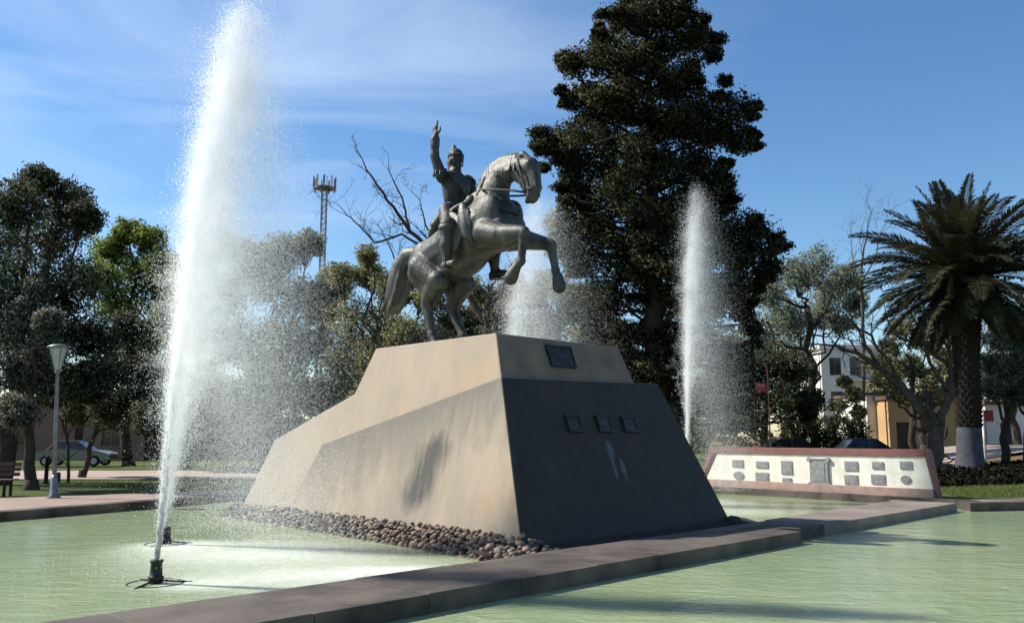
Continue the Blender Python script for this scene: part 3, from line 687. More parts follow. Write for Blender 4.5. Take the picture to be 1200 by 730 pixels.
    remesh(m, 'mane', .024, MAT['bronze'], statue, 3)
    # saddle cloth and saddle
    c = MB()
    for s in (-1, 1):
        c.ell((.42, s*.545, 2.42), (.40, .075, .52), (s*R(8), R(-24), 0)); c.ell((.86, s*.53, 2.62), (.15, .12, .46), (s*R(6), R(-18), 0)); c.ell((1.02, s*.52, 2.46), (.10, .07, .42), (0, R(-12), 0))
    c.ell((.22, 0, 2.92), (.62, .46, .13), (0, R(-24), 0)); c.ell((-.32, 0, 2.80), (.13, .40, .18), (0, R(-24), 0)); c.capsule((.68, -.18, 3.14), (.68, .18, 3.14), .13, .13)
    remesh(c, 'saddle_cloth', .028, MAT['bronze'], statue, 4)
    # reins and bridle
    q = MB()
    for s in (-1, 1):
        q.tube([(2.26, s*.15, 3.0), (1.98, s*.22, 3.08), (1.60, s*.33, 3.16), (1.2, s*.34, 3.24), (.78, s*.12+.1, 3.36)], .022, 6)
        q.tube([(1.98, s*.12, 3.82), (2.12, s*.20, 3.52), (2.24, s*.165, 3.14), (2.26, s*.15, 3.0)], .022, 6)
    q.tube([(2.25, -.155, 3.06), (2.49, -.06, 3.10), (2.49, .06, 3.10), (2.25, .155, 3.06)], .022, 6)
    q.tube([(1.5, -.40, 2.9), (1.78, -.2, 2.72), (1.84, 0, 2.68), (1.78, .2, 2.72), (1.5, .40, 2.9)], .03, 6)
    q.build('bridle', MAT['bronze_dark'], statue, True)
horse()
def rider():
    b = MB(); E = b.ell; K = b.capsule
    # pelvis, torso, chest, shoulders
    E((0, 0, 2.98), (.30, .36, .24)); K((0, 0, 3.02), (-.03, 0, 3.34), .27, .255, 16, ((1, 0, 0), .82)); K((-.03, 0, 3.36), (-.06, 0, 3.66), .30, .34, 16, ((1, 0, 0), .74))
    E((.08, 0, 3.58), (.18, .30, .24)); K((-.08, -.34, 3.78), (-.08, .34, 3.78), .145, .145); K((-.06, 0, 3.72), (-.06, 0, 4.02), .20, .115)
    E((-.03, 0, 3.05), (.29, .33, .07)); 
    # head with a face
    E((-.05, 0, 4.24), (.165, .14, .21)); E((-.02, 0, 4.14), (.125, .11, .13)); K((.105, 0, 4.26), (.155, 0, 4.19), .022, .034); E((.085, 0, 4.09), (.055, .06, .03)); E((.075, 0, 4.04), (.05, .055, .04))
    E((.09, 0, 4.305), (.045, .10, .022)); E((.095, 0, 4.125), (.035, .055, .018))
    for s in (-1, 1): E((.085, s*.055, 4.265), (.03, .03, .018)); E((-.06, s*.145, 4.20), (.035, .025, .055)); E((-.02, s*.235+0, 3.86), (.19, .14, .055))
    K((-.16, 0, 4.2), (-.15, 0, 4.05), .12, .10)
    # right arm raised, index finger pointing up
    K((-.06, -.40, 3.80), (-.13, -.53, 4.22), .135, .10); E((-.13, -.53, 4.25), (.105, .105, .11)); K((-.13, -.53, 4.26), (-.10, -.55, 4.62), .10, .075); K((-.10, -.55, 4.44), (-.10, -.55, 4.60), .10, .105)
    E((-.08, -.555, 4.72), (.085, .045, .10), (0, R(6), 0))
    K((-.06, -.56, 4.79), (-.03, -.56, 4.91), .030, .026, 8); K((-.03, -.56, 4.91), (-.015, -.56, 5.0), .026, .02, 8)
    for i, (dx, l) in enumerate(((-.085, .10), (-.125, .075), (-.155, .05))):
        K((dx, -.555, 4.79), (dx+.03, -.575, 4.79+l), .028, .025, 8); K((dx+.03, -.575, 4.79+l), (dx+.07, -.555, 4.77+l*.6), .025, .02, 8)
    K((-.03, -.545, 4.70), (.045, -.535, 4.77), .032, .027, 8); K((.045, -.535, 4.77), (.055, -.54, 4.85), .026, .02, 8)
    # left arm down to the reins
    K((-.06, .40, 3.78), (.06, .56, 3.40), .135, .105); K((.06, .56, 3.40), (.50, .30, 3.26), .10, .075); K((.32, .40, 3.32), (.44, .33, 3.28), .105, .10)
    E((.62, .20, 3.28), (.10, .055, .075))
    for i in range(4): K((.68, .17+.0*i, 3.335-.038*i), (.71, .12, 3.33-.038*i), .027, .023, 8); K((.71, .12, 3.33-.038*i), (.65, .09, 3.32-.038*i), .023, .02, 8)
    K((.60, .17, 3.33), (.67, .13, 3.38), .028, .022, 8)
    # legs, boots
    for s in (-1, 1):
        K((.02, s*.22, 2.98), (.44, s*.60, 2.52), .235, .165); E((.47, s*.63, 2.48), (.16, .145, .16))
        K((.47, s*.64, 2.56), (.47, s*.65, 2.38), .185, .165); K((.47, s*.65, 2.40), (.47, s*.68, 2.12), .145, .15); K((.47, s*.68, 2.12), (.49, s*.69, 1.80), .145, .095)
        K((.45, s*.69, 1.70), (.76, s*.73, 1.70), .095, .075, 12); E((.42, s*.69, 1.69), (.09, .085, .09)); b.box(.36, .50, s*.69-.06, s*.69+.06, 1.57, 1.66)
    # coat skirts behind
    for s in (-1, 1):
        K((-.14, s*.18, 3.06), (-.42, s*.24, 2.70), .16, .17, 12, ((.6, 0, .8), .6)); K((-.42, s*.24, 2.70), (-.56, s*.26, 2.46), .15, .11, 12, ((.8, 0, .6), .6)); K((.06, s*.34, 3.02), (.22, s*.46, 2.78), .17, .13, 12)
    o = remesh(b, 'rider', .020, MAT['bronze_dark'], statue, 3, .45)
    h = MB(); h.ell((-.055, 0, 4.36), (.185, .155, .15)); h.capsule((-.08, 0, 4.42), (-.11, 0, 4.56), .12, .05); h.ell((.09, 0, 4.34), (.10, .12, .026), (0, R(16), 0)); h.capsule((-.2, 0, 4.36), (-.24, 0, 4.2), .08, .06)
    h.capsule((.04, -.15, 4.34), (.05, -.12, 4.10), .02, .02, 6); h.capsule((.04, .15, 4.34), (.05, .12, 4.10), .02, .02, 6)
    remesh(h, 'helmet', .018, MAT['bronze_dark'], o, 2)
    st = MB()
    for s in (-1, 1):
        st.tube([(.55, s*.80, 1.62), (.56, s*.78, 1.75), (.50, s*.74, 1.98), (.46, s*.64, 1.98), (.54, s*.60, 1.75), (.55, s*.60, 1.62)], .022, 6); st.box(.46, .66, s*.70-.12, s*.70+.12, 1.58, 1.605)
    st.build('stirrups', MAT['bronze_dark'], o)
    ep = MB()
    for sd_ in (-1, 1):
        ep.ell((-.07, sd_*.40, 3.90), (.15, .15, .055), (sd_*R(-24), 0, 0))
        for q in range(9): a = 2*math.pi*q/9; ep.capsule((-.07+.13*math.cos(a), sd_*.42+.13*math.sin(a), 3.88), (-.07+.15*math.cos(a), sd_*.43+.15*math.sin(a), 3.78), .02, .016, 6)
    ep.lathe([(.13, 3.93), (.135, 3.98), (.125, 4.05), (.11, 4.05)], 14, (-.055, 0, 0))
    for q in range(6): ep.ell((.25-.014*abs(q-3), -.02, 3.72-.11*q), (.025, .025, .025), (0, 0, 0), 8)
    ep.tube([(.10, -.34, 3.86), (.25, -.12, 3.60), (.25, .12, 3.32), (.12, .30, 3.12)], .035, 6)
    ep.build('uniform_trim', MAT['bronze'], o, True)
    sw = MB(); sw.tube([(-.12, .40, 3.02), (-.30, .58, 2.55), (-.62, .66, 2.0)], [.045, .04, .025], 8); sw.tube([(-.05, .38, 3.10), (.10, .36, 3.22)], .03, 6); sw.build('sabre', MAT['bronze_dark'], o, True)
    for sd_ in (-1, 1): MB().lathe([(.175, 2.44), (.20, 2.46), (.20, 2.54), (.17, 2.56)], 14, (.47, sd_*.645, 0)).build('boot_cuff', MAT['bronze'], o, True)
    g = MB(); g.tube([(-.1, -.34, 3.02), (.0, -.37, 3.05), (.2, -.3, 3.06), (.3, 0, 3.07), (.2, .3, 3.06), (0, .37, 3.05), (-.1, .34, 3.02), (-.26, 0, 3.0), (-.1, -.34, 3.02)], .04, 6)
    g.build('belt', MAT['bronze'], o)
rider()
bs = MB(); bs.box(-1.35, .75, -.72, .72, -.012, .07); bs.build('statue_base', MAT['bronze_dark'], statue, False, .015)

# ------------------------------------------------------------------ plaque wall on the right
def plaque_wall():
    A = Vector((6.75, 27.45, 0)); B = Vector((11.35, 22.15, 0)); d = (B-A); Ln = d.length; ang = math.atan2(d.y, d.x)
    root = empty('plaque_wall', (A.x, A.y, .288), 'low white wall with red trim holding grey plaques beside the pool', 'wall', None, ang)
    nrm = Vector((d.y, -d.x, 0)).normalized()
    if nrm.y > 0: nrm = -nrm
    def loc(cx, cy):   # enlarged-detail coordinates -> wall coordinates (s along, height)
        x, y = 840+cx/4.286, 500+cy/4.286
        c_x, c_y = (x-600)/1000, -(y-365)/1000
        dr = Vector((c_x, math.cos(PIT)-c_y*math.sin(PIT), math.sin(PIT)+c_y*math.cos(PIT))); C = Vector((0, 0, 1.9))
        t = (A-C).dot(nrm)/dr.dot(nrm); p = C+dr*t
        return (p-A).dot(d.normalized()), p.z-.288
    def prism(pts, y0, y1):   # pts in (s,h); local y negative faces the viewer
        n = len(pts); vs = [(s, y0, h) for s, h in pts]+[(s, y1, h) for s, h in pts]
        return MB().add(vs, [tuple(range(n)), tuple(range(2*n-1, n-1, -1))]+[(i, (i+1) % n, (i+1) % n+n, i+n) for i in range(n)])
    sr, ht = loc(1058, 106); st_, h1 = loc(1048, 152); sb, h0 = loc(1092, 322); sB, _ = loc(1120, 362)
    hl = loc(40, 108)[1]; ht = (ht+hl)/2; h1 = ht-.19; h0 = .23
    s0t = -.35; s0b = -.85
    prism([(s0b+.12, h0-.02), (sb+.02, h0-.02), (st_+.02, h1+.03), (s0t+.12, h1+.03)], -.02, .22).build('white_panel', MAT['white_wall'], root)
    prism([(s0t-.05, h1), (st_+.0, h1), (sr, ht), (s0t-.12, ht)], -.06, .22).build('coping', MAT['red_trim'], root, False, .012)
    prism([(sb+.0, h0+.002), (sB-.03, -.02), (sB+.0, -.02), (sr+.02, ht-.002), (sr-.0, ht-.002), (st_+.003, h1-.002)], -.05, .20).build('end_coping', MAT['red_trim'], root, False, .01)
    prism([(s0b-.02, h0+.002), (s0b-.2, h0-.2), (s0t-.2, ht-.004), (s0t-.1, ht-.004), (s0t-.05, h1-.004)], -.05, .20).build('end_coping', MAT['red_trim'], root, False, .01)
    prism([(s0b-.25, -.3), (sB-.01, -.3), (sb-.006, h0), (s0b, h0)], -.13, .32).build('plinth', MAT['red_plinth'], root, False, .012)
    rects = [(80, 137, 165, 203, 0), (85, 140, 222, 265, 1), (200, 262, 172, 208, 0), (197, 265, 228, 275, 0), (325, 384, 170, 240, 0), (332, 380, 255, 288, 0), (643, 713, 172, 222, 0), (643, 713, 240, 290, 0), (782, 842, 175, 213, 0), (777, 850, 238, 290, 0), (922, 985, 173, 213, 0), (925, 980, 243, 287, 1)]
    for (a, b, c, e, rnd) in rects:
        s1, z1 = loc(a, c); s2, z2 = loc(b, e)
        if rnd: pts = [((s1+s2)/2+(s2-s1)/2*math.cos(q), (z1+z2)/2+(z1-z2)/2*math.sin(q)) for q in (2*math.pi*i/20 for i in range(20))]
        else:
            k = .006; pts = [(s1+k, z2), (s2-k, z2), (s2, z2+k), (s2, z1-k), (s2-k, z1), (s1+k, z1), (s1, z1-k), (s1, z2+k)]
        o = prism(pts, -.045, -.015).build('plaque', MAT['plaque'], root, False, .003)
        if rnd: o['label'] = 'rounded plaque'
        cx, cz = (s1+s2)/2, (z1+z2)/2
        pts2 = [(cx+(p-cx)*.80, cz+(q-cz)*.74) for p, q in pts]; prism(pts2, -.050, -.042).build('plaque_relief', MAT['plaque'], o, False, .003)
    s1, z1 = loc(466, 160); s2, z2 = loc(574, 296)
    o = prism([(s1+.03, z2), (s2-.03, z2), (s2-.03, z1), (s1+.03, z1)], -.08, -.015).build('plaque', MAT['plaque'], root, False, .008); o['label'] = 'large central plaque with scrolled corners'
    mb = MB()
    for s in (s1+.02, s2-.02):
        for z in (z1-.02, z2+.02): mb.tube([(s, -.10, z), (s, -.015, z)], .065, 14)
    mb.tube([(s1, -.075, z1), (s2, -.075, z1)], .028, 8); mb.tube([(s1, -.075, z2), (s2, -.075, z2)], .028, 8)
    mb.build('scroll_trim', MAT['plaque'], o)
    prism([(s1+.13, z2+.12), (s2-.13, z2+.12), (s2-.13, z1-.12), (s1+.13, z1-.12)], -.092, -.078).build('plaque_relief', MAT['plaque'], o, False, .004)
plaque_wall()

# ------------------------------------------------------------------ fountains
DROP = []
def droplet_nodes():
    if DROP: return DROP[0]
    g = bpy.data.node_groups.new('droplets', 'GeometryNodeTree'); g.interface.new_socket('Geometry', in_out='INPUT', socket_type='NodeSocketGeometry'); g.interface.new_socket('Geometry', in_out='OUTPUT', socket_type='NodeSocketGeometry')
    gi = g.nodes.new('NodeGroupInput'); go = g.nodes.new('NodeGroupOutput'); mtp = g.nodes.new('GeometryNodeMeshToPoints'); na = g.nodes.new('GeometryNodeInputNamedAttribute'); na.data_type = 'FLOAT'; na.inputs[0].default_value = 'radius'
    sm = g.nodes.new('GeometryNodeSetMaterial'); sm.inputs['Material'].default_value = MAT['spray']
    g.links.new(gi.outputs[0], mtp.inputs['Mesh']); g.links.new(na.outputs['Attribute'], mtp.inputs['Radius']); g.links.new(mtp.outputs[0], sm.inputs['Geometry']); g.links.new(sm.outputs[0], go.inputs[0])
    DROP.append(g); return g
def jet(x, y, h, tilt, wind, n, seed, label, sv=.30, fat=1.0, burst=260, curtain=.55, vis=1.0, low=.34):
    rg = np.random.default_rng(seed); g = 9.81
    root = empty('fountain_jet', (x, y, WZ), label, 'fountain jet', 'fountain jets of the pool')
    m = MB(); m.lathe([(.085, -.25), (.085, .04), (.095, .05), (.095, .08), (.075, .09), (.068, .24), (.078, .25), (.078, .28), (.05, .28), (.045, .24)], 16)
    noz = m.build('nozzle', MAT['pipe'], root, True)
    ft = MB(); ft.tube([(.33*math.cos(q), .33*math.sin(q), -.002) for q in (2*math.pi*i/24 for i in range(25))], .012, 6)
    for q in (.3, 2.4, 4.5): ft.tube([(.08*math.cos(q), .08*math.sin(q), .03), (.42*math.cos(q), .42*math.sin(q), -.002)], .014, 6)
    ft.build('nozzle_ring', MAT['pipe'], noz, True)
    v0 = math.sqrt(2*g*(h-.26)); T = v0/g
    w = np.array([wind[0], wind[1], 0.]); tl = np.array([tilt, 0.])
    # column: ragged cluster of strands in the lower rise
    col = MB()
    rr = random.Random(seed)
    for k in range(7):
        lx, ly = rr.gauss(0, .05), rr.gauss(0, .05); pts, rad = [], []
        top = rr.uniform(.08, .20)
        for i in range(40):
            t = T*top*i/39; p = Vector((lx*t*1.6 + tilt*t, ly*t*1.6, .24+v0*t-.5*g*t*t)) + Vector(w)*(.5*t*t)
            j = .010+.035*t; p += Vector((rr.gauss(0, j), rr.gauss(0, j), 0)); pts.append(p)
            rad.append(max(.006, (.026*fat+.03*t*rr.uniform(.3, 1.2))*(1-.85*(i/39)**1.2)))
        col.tube(pts, rad, 7)
    col.build('water_column', MAT['column'], root, True)
    # bursts
    nb = burst; bv = v0*np.sqrt(1-(rg.beta(1.35, 1.9, nb)*low*2.1).clip(0, .85)); ba = rg.uniform(0, 6.283, nb); bl = np.stack([np.cos(ba), np.sin(ba)], 1)*(sv*(.18+3.0*(1-bv/v0))*rg.random(nb)**.6)[:, None]; bw = rg.uniform(.35, 1.05, nb)
    bi = rg.integers(0, nb, n); v = bv[bi]*(1-np.abs(rg.normal(0, .012, n))); lat = tl + bl[bi]*rg.uniform(.4, 1.2, (n, 1)) + rg.normal(0, .055, (n, 2))*fat; ww = bw[bi]*rg.uniform(.85, 1.15, n)
    tof = 2*v/g
    up = rg.random(n) > curtain
    # rising water breaks into clots: each droplet belongs to a clot of its burst, a few loose ones between
    nc = 7; clot_t = rg.random((nb, nc)); ci = rg.integers(0, nc, n); tu = clot_t[bi, ci] + rg.normal(0, .022, n); loose = rg.random(n) < .33; tu = np.where(loose, rg.random(n), tu).clip(0.004, 1)
    off3 = rg.normal(0, 1, (nb, nc, 3)); jit = off3[bi, ci]*(.16*np.minimum(1, tu*1.3))[:, None]*fat*np.where(loose, 0, 1)[:, None]
    t = np.where(up, tu**.85*tof*.52, tof*(.40+.60*rg.random(n)))
    z = .26+v*t-.5*g*t*t
    p = np.stack([lat[:, 0]*t + w[0]*ww*.5*t*t, lat[:, 1]*t + w[1]*ww*.5*t*t, z], 1)
    # falling water spreads
    fall = np.clip((t-T*.9)/T, 0, 1.3)[:, None]; p[:, :2] += rg.normal(0, 1, (n, 2))*fall*.30*fat; p += jit*np.where(up, 1, 0)[:, None]
    vel = np.stack([lat[:, 0]+w[0]*ww*t, lat[:, 1]+w[1]*ww*t, v-g*t], 1); vel /= np.linalg.norm(vel, axis=1)[:, None]+1e-6
    ok = p[:, 2] > .02; p, vel, t, up = p[ok], vel[ok], t[ok], up[ok]; k = len(p)
    s_ = (.0014+.0028*rg.random(k)**3.2)*vis; s_ = np.where(rg.random(k) < .015, s_*1.6, s_); s_ = np.where(up, s_*1.30, s_*.88)
    me = bpy.data.meshes.new('spray'); me.vertices.add(k); me.vertices.foreach_set('co', np.ascontiguousarray(p, np.float32).ravel())
    at_ = me.attributes.new('radius', 'FLOAT', 'POINT'); at_.data.foreach_set('value', s_.astype(np.float32)); me.update()
    o = link('spray', me, MAT['spray'], root); o['kind'] = 'stuff'
    md = o.modifiers.new('droplets', 'NODES'); md.node_group = droplet_nodes()
    return root
jet(-4.39, 10.88, 7.75, .46, (.40, .08), 780000, 11, 'tall near water jet leaving the top of the picture, left of the monument', .72, 1.0, 520, .64)
jet(-5.81, 14.73, 6.35, .42, (.44, .06), 520000, 12, 'shorter water jet rising just behind the tall near one', .74, 1.1, 440, .64)
jet(-.20, 23.6, 8.6, .40, (.75, .1), 330000, 13, 'broad water jet seen beyond the rearing horse, its nozzle hidden', 1.0, 2.2, 400, .74, 1.45)
jet(4.86, 24.0, 9.2, .14, (.52, .1), 300000, 14, 'slim water jet before the dark conifer, right of the monument', .36, 1.15, 360, .74, 1.35)
# splashes where the water comes down
def splash():
    rg = np.random.default_rng(5); P = []
    for (x, y, rx, ry, s) in FOAM:
        k = int(900*s*rx*ry) + 60
        q = rg.normal(0, .6, (k, 2))*[rx, ry]; P.append(np.stack([x+q[:, 0], y+q[:, 1], np.abs(rg.normal(0, .035, k))+WZ+.002], 1))
    q = np.stack([rg.uniform(-7, 0, 350), rg.uniform(9.5, 16, 350), np.full(350, WZ)], 1); q = q[(q[:, 1]-q[:, 0] > 11.8)]; P.append(q)
    p = np.concatenate(P); e = p[:, 1]-p[:, 0]; p = p[(e < 9.8) | (e > 11.7)]; k = len(p); s_ = .0035+.006*rg.random(k)**2.5
    tet = np.array([[1, 0, -.33], [-.5, .87, -.33], [-.5, -.87, -.33], [0, 0, 1.0]])
    V = p[:, None, :] + tet[None]*s_[:, None, None]
    idx = np.arange(k)[:, None]*4; F = np.concatenate([idx+np.array([0, 1, 3]), idx+np.array([1, 2, 3]), idx+np.array([2, 0, 3]), idx+np.array([0, 2, 1])])
    o = link('splash_drops', np_mesh('splash_drops', V.reshape(-1, 3), F, 3), MAT['spray']); tag(o, 'white splashing drops on the green water below the jets', 'splash', None, 'stuff')
splash()

# ------------------------------------------------------------------ trees
LEAF = {
 'dark': leafmat('dark_evergreen_leaf', (0.047, 0.058, 0.037, 1), (0.157, 0.173, 0.104, 1), .25),
 'grey': leafmat('grey_olive_leaf', (0.112, 0.121, 0.092, 1), (0.342, 0.351, 0.274, 1), .3),
 'lime': leafmat('yellow_green_leaf', (0.110, 0.160, 0.030, 1), (0.338, 0.423, 0.101, 1), .4),
 'sage': leafmat('sage_leaf', (0.146, 0.166, 0.114, 1), (0.390, 0.410, 0.282, 1), .35),
 'olive': leafmat('olive_brown_leaf', (0.150, 0.156, 0.074, 1), (0.420, 0.413, 0.209, 1), .35),
 'conifer': leafmat('conifer_spray', (0.023, 0.029, 0.018, 1), (0.099, 0.100, 0.047, 1), .12),
 'pale': leafmat('pale_blue_green_leaf', (0.160, 0.197, 0.146, 1), (0.395, 0.440, 0.319, 1), .35),
 'shade_bed': leafmat('shade_bed_leaf', (.007, .009, .006, 1), (.022, .026, .013, 1), .1),  # near-black leaves, tree shade put into their colour
 'hedge': leafmat('hedge_leaf', (0.023, 0.034, 0.016, 1), (0.065, 0.085, 0.036, 1), .2),
}
def leaves(cent, rad, nleaf, size, rg, aspect=.5, droop=.0, tone_j=.25):
    """cent (m,3) clump centres, rad (m,) radii; returns quad verts, tone"""
    m = len(cent); ci = np.repeat(np.arange(m), nleaf); k = len(ci)
    q = rg.normal(0, 1, (k, 3)); q /= np.linalg.norm(q, axis=1)[:, None]; q *= (rg.random(k)**.45)[:, None]
    p = cent[ci] + q*rad[ci][:, None]*np.array([1, 1, .8])
    d = rg.normal(0, 1, (k, 3)); d[:, 2] -= droop; d /= np.linalg.norm(d, axis=1)[:, None]
    r = rg.normal(0, 1, (k, 3)); s = np.cross(d, r); s /= np.linalg.norm(s, axis=1)[:, None]+1e-9
    L_ = size*rg.uniform(.6, 1.3, k)[:, None]
    V = np.zeros((k, 4, 3)); V[:, 0] = p-d*L_*.5; V[:, 1] = p+s*L_*aspect*.5; V[:, 2] = p+d*L_*.5; V[:, 3] = p-s*L_*aspect*.5
    ct = rg.random(m)*.72; tone = np.clip(ct[ci] + rg.random(k)*.28, 0, 1)
    nn = q*1.0 + rg.normal(0, .28, (k, 3)) + np.array([0, 0, .2]); nn /= np.linalg.norm(nn, axis=1)[:, None]
    return V.reshape(-1, 3), tone, np.repeat(nn, 4, 0)
def leaf_mesh(name, V, t, nn):
    me = np_mesh(name, V, np.arange(len(V)).reshape(-1, 4), 4, t, True)
    me.normals_split_custom_set_from_vertices(nn.astype(np.float32)); return me
def crown_mesh(name, lobes, seed, clumps=46, per=34, size=.15, aspect=.5, droop=0, cr=.36, shell=.42):
    rg = np.random.default_rng(seed); C, Rr = [], []
    for c, r in lobes:
        k = max(6, int(clumps)); q = rg.normal(0, 1, (k, 3)); q /= np.linalg.norm(q, axis=1)[:, None]; q *= (rg.random(k)**shell)[:, None]
        rv = np.array(r) if hasattr(r, '__len__') else np.array([r, r, r]); C.append(np.array(c)+q*rv*.82); Rr.append(np.full(k, rv.mean()*cr)*rg.uniform(.6, 1.25, k))
    C = np.concatenate(C); Rr = np.concatenate(Rr); V, t, nn = leaves(C, Rr, per, size, rg, aspect, droop)
    return leaf_mesh(name, V, t, nn), C
def limb(mb, a, b, r0, r1, rg, n=6, sag=.0, wob=.06, sides=7):
    a, b = np.array(a, float), np.array(b, float); Ln = np.linalg.norm(b-a); pts, rad = [], []
    for i in range(n+1):
        t = i/n; p = a*(1-t)+b*t; p = p + rg.normal(0, wob*Ln*math.sin(math.pi*t)*.5+1e-4, 3) + np.array([0, 0, -sag*Ln*math.sin(math.pi*t)]); pts.append(p); rad.append(r0*(1-t)+r1*t)
    mb.tube(pts, rad, sides); return pts
def tree(label, Y, base, lob, kind, seed, trunk_r=.22, trunk_top=None, bark='bark', name='tree', group=None, dj=.8, **kw):
    """base = pixel column of the foot (at distance Y); lob = [(px,py,r)] crown masses"""
    rg = np.random.default_rng(seed); bx = at(base, 400, Y).x; bz = gh(bx, Y); root = empty(name, (bx, Y, bz), label, 'tree', group)
    lobes = []; sc = Y/1000*1.02
    for (px, py, r) in lob:
        rm = r*sc; dyv = rg.normal(0, dj)*rm; p = at(px, py, Y+dyv); lobes.append(((p.x-bx, dyv, p.z-bz), (rm, rm*1.05, rm*.92)))
    me, C = crown_mesh('crown', lobes, seed+1, **kw); link('crown', me, LEAF[kind], root)
    mb = MB(); cz = [l[0][2] for l in lobes]; top = trunk_top or (min(cz)+.35*(max(cz)-min(cz))); cx = np.mean([l[0][0] for l in lobes]); hub = (cx*.5, np.mean([l[0][1] for l in lobes])*.4, top)
    tp = limb(mb, (0, 0, -.2), hub, trunk_r*1.15, trunk_r*.6, rg, 8, 0, .05, 10); mb.lathe([(trunk_r*1.9, -.2), (trunk_r*1.45, .05), (trunk_r*1.15, .3)], 10)
    for l, r in lobes:
        st = np.array(tp[rg.integers(4, 9)]) if l[2] > top*.8 else np.array(tp[rg.integers(3, 6)])
        limb(mb, st, l, trunk_r*.42, .035, rg, 6, .05, .12, 6)
        near = [c for c in C if np.linalg.norm(c-np.array(l)) < max(r)]
        for c in near[::7]: limb(mb, np.array(l)*.85+st*.15, c, .03, .012, rg, 3, 0, .12, 4)
    mb.build('trunk', MAT[bark], root, True); return root
tree('tall dark bushy tree at the far left edge, highest of the left bank', 28.5, 10, [(45, 212, 24), (82, 232, 34), (18, 240, 38), (60, 278, 50), (-22, 285, 60), (100, 255, 24), (10, 335, 58), (85, 335, 45), (52, 395, 52), (108, 395, 36), (-35, 395, 70), (62, 448, 42), (115, 446, 36)], 'dark', 21, .26, clumps=100, per=55, size=0.117)
tree('grey leaved olive tree standing before the dark tree at left edge', 26, 50, [(30, 368, 36), (52, 415, 32), (12, 435, 40), (58, 376, 18), (-22, 400, 42), (20, 482, 26), (45, 338, 18), (60, 455, 18), (0, 345, 26)], 'grey', 23, .16, clumps=88, per=52, size=0.090)
tree('dark low branched tree behind the lamp post', 33, 107, [(150, 428, 36), (166, 466, 32), (128, 478, 30), (182, 490, 28), (150, 384, 24), (112, 440, 32), (95, 480, 26), (200, 450, 22)], 'dark', 25, .10, clumps=88, per=52, size=0.124)
tree('sunlit yellow green tree rising behind the left jet', 46, 160, [(150, 272, 22), (176, 282, 24), (128, 296, 26), (118, 325, 28), (162, 320, 34), (192, 310, 26), (140, 360, 30), (185, 355, 28), (170, 400, 30)], 'lime', 27, .25, clumps=88, per=48, size=0.165)
tree('sage green tree behind the drifting spray, nearer the jets', 41, 222, [(250, 296, 34), (222, 330, 36), (290, 306, 36), (262, 350, 42), (230, 400, 42), (205, 375, 30), (290, 400, 44), (245, 455, 40), (290, 470, 36), (210, 470, 32), (255, 500, 30), (215, 505, 26), (300, 510, 26), (185, 440, 30)], 'sage', 29, .30, clumps=88, per=48, size=0.151)
tree('sage green tree between the spray and the antenna mast', 43, 318, [(330, 300, 32), (362, 286, 22), (312, 330, 36), (350, 350, 40), (385, 340, 26), (330, 400, 44), (372, 410, 36), (340, 455, 40), (300, 490, 30), (392, 455, 30), (310, 440, 30), (335, 515, 24), (410, 490, 26), (360, 470, 30)], 'sage', 31, .28, clumps=88, per=48, size=0.151)
tree('olive brown open tree behind the horse tail', 38, 440, [(400, 322, 20), (430, 298, 16), (452, 338, 25), (412, 365, 30), (470, 390, 27), (497, 350, 20), (440, 418, 32), (395, 425, 26), (480, 440, 26), (520, 400, 20), (425, 470, 26)], 'olive', 33, .2, clumps=64, per=33, size=0.117)
tree('olive tree glimpsed beneath the rearing horse', 42, 610, [(560, 340, 22), (582, 366, 20), (600, 330, 20), (625, 350, 22), (655, 262, 22), (672, 300, 24), (660, 340, 24), (690, 372, 24), (645, 390, 20), (700, 430, 26)], 'olive', 35, .2, clumps=64, per=36, size=0.130)
tree('pale blue green thin crowned tree right of the conifer', 50, 950, [(958, 308, 28), (990, 325, 24), (930, 322, 24), (902, 345, 24), (970, 352, 30), (925, 380, 28), (890, 385, 26), (985, 380, 20)], 'pale', 37, .25, clumps=77, per=33, size=0.151)
tree('dark broadleaf tree behind the right jet over the parked cars', 44, 890, [(900, 425, 30), (935, 436, 26), (878, 452, 30), (915, 466, 28), (950, 466, 16), (880, 490, 24), (860, 420, 26), (850, 480, 26), (945, 480, 22)], 'dark', 39, .2, clumps=84, per=48, size=0.138)
tree('small tree with yellowing leaves before the white house', 50, 1008, [(1000, 462, 13), (1006, 482, 11), (982, 476, 12), (990, 448, 10)], 'olive', 40, .12, clumps=57, per=31, size=0.138)
tree('loose leaved tree behind the leaning bare tree', 47, 1062, [(1030, 425, 22), (1060, 432, 22), (1088, 400, 22), (1058, 386, 18), (1110, 436, 22), (1118, 388, 24), (1045, 405, 16), (1090, 455, 18)], 'olive', 41, .2, clumps=64, per=31, size=0.138)
tree('loose green tree right of the palm trunk', 37, 1168, [(1172, 398, 22), (1160, 425, 18), (1180, 440, 22), (1192, 400, 24), (1165, 455, 16)], 'pale', 43, .17, clumps=64, per=36, size=0.117)
tree('green tree at the right edge of the picture', 36, 1193, [(1200, 430, 28), (1222, 400, 40), (1190, 462, 20), (1235, 445, 36), (1210, 375, 26)], 'sage', 45, .2, clumps=69, per=39, size=0.117)

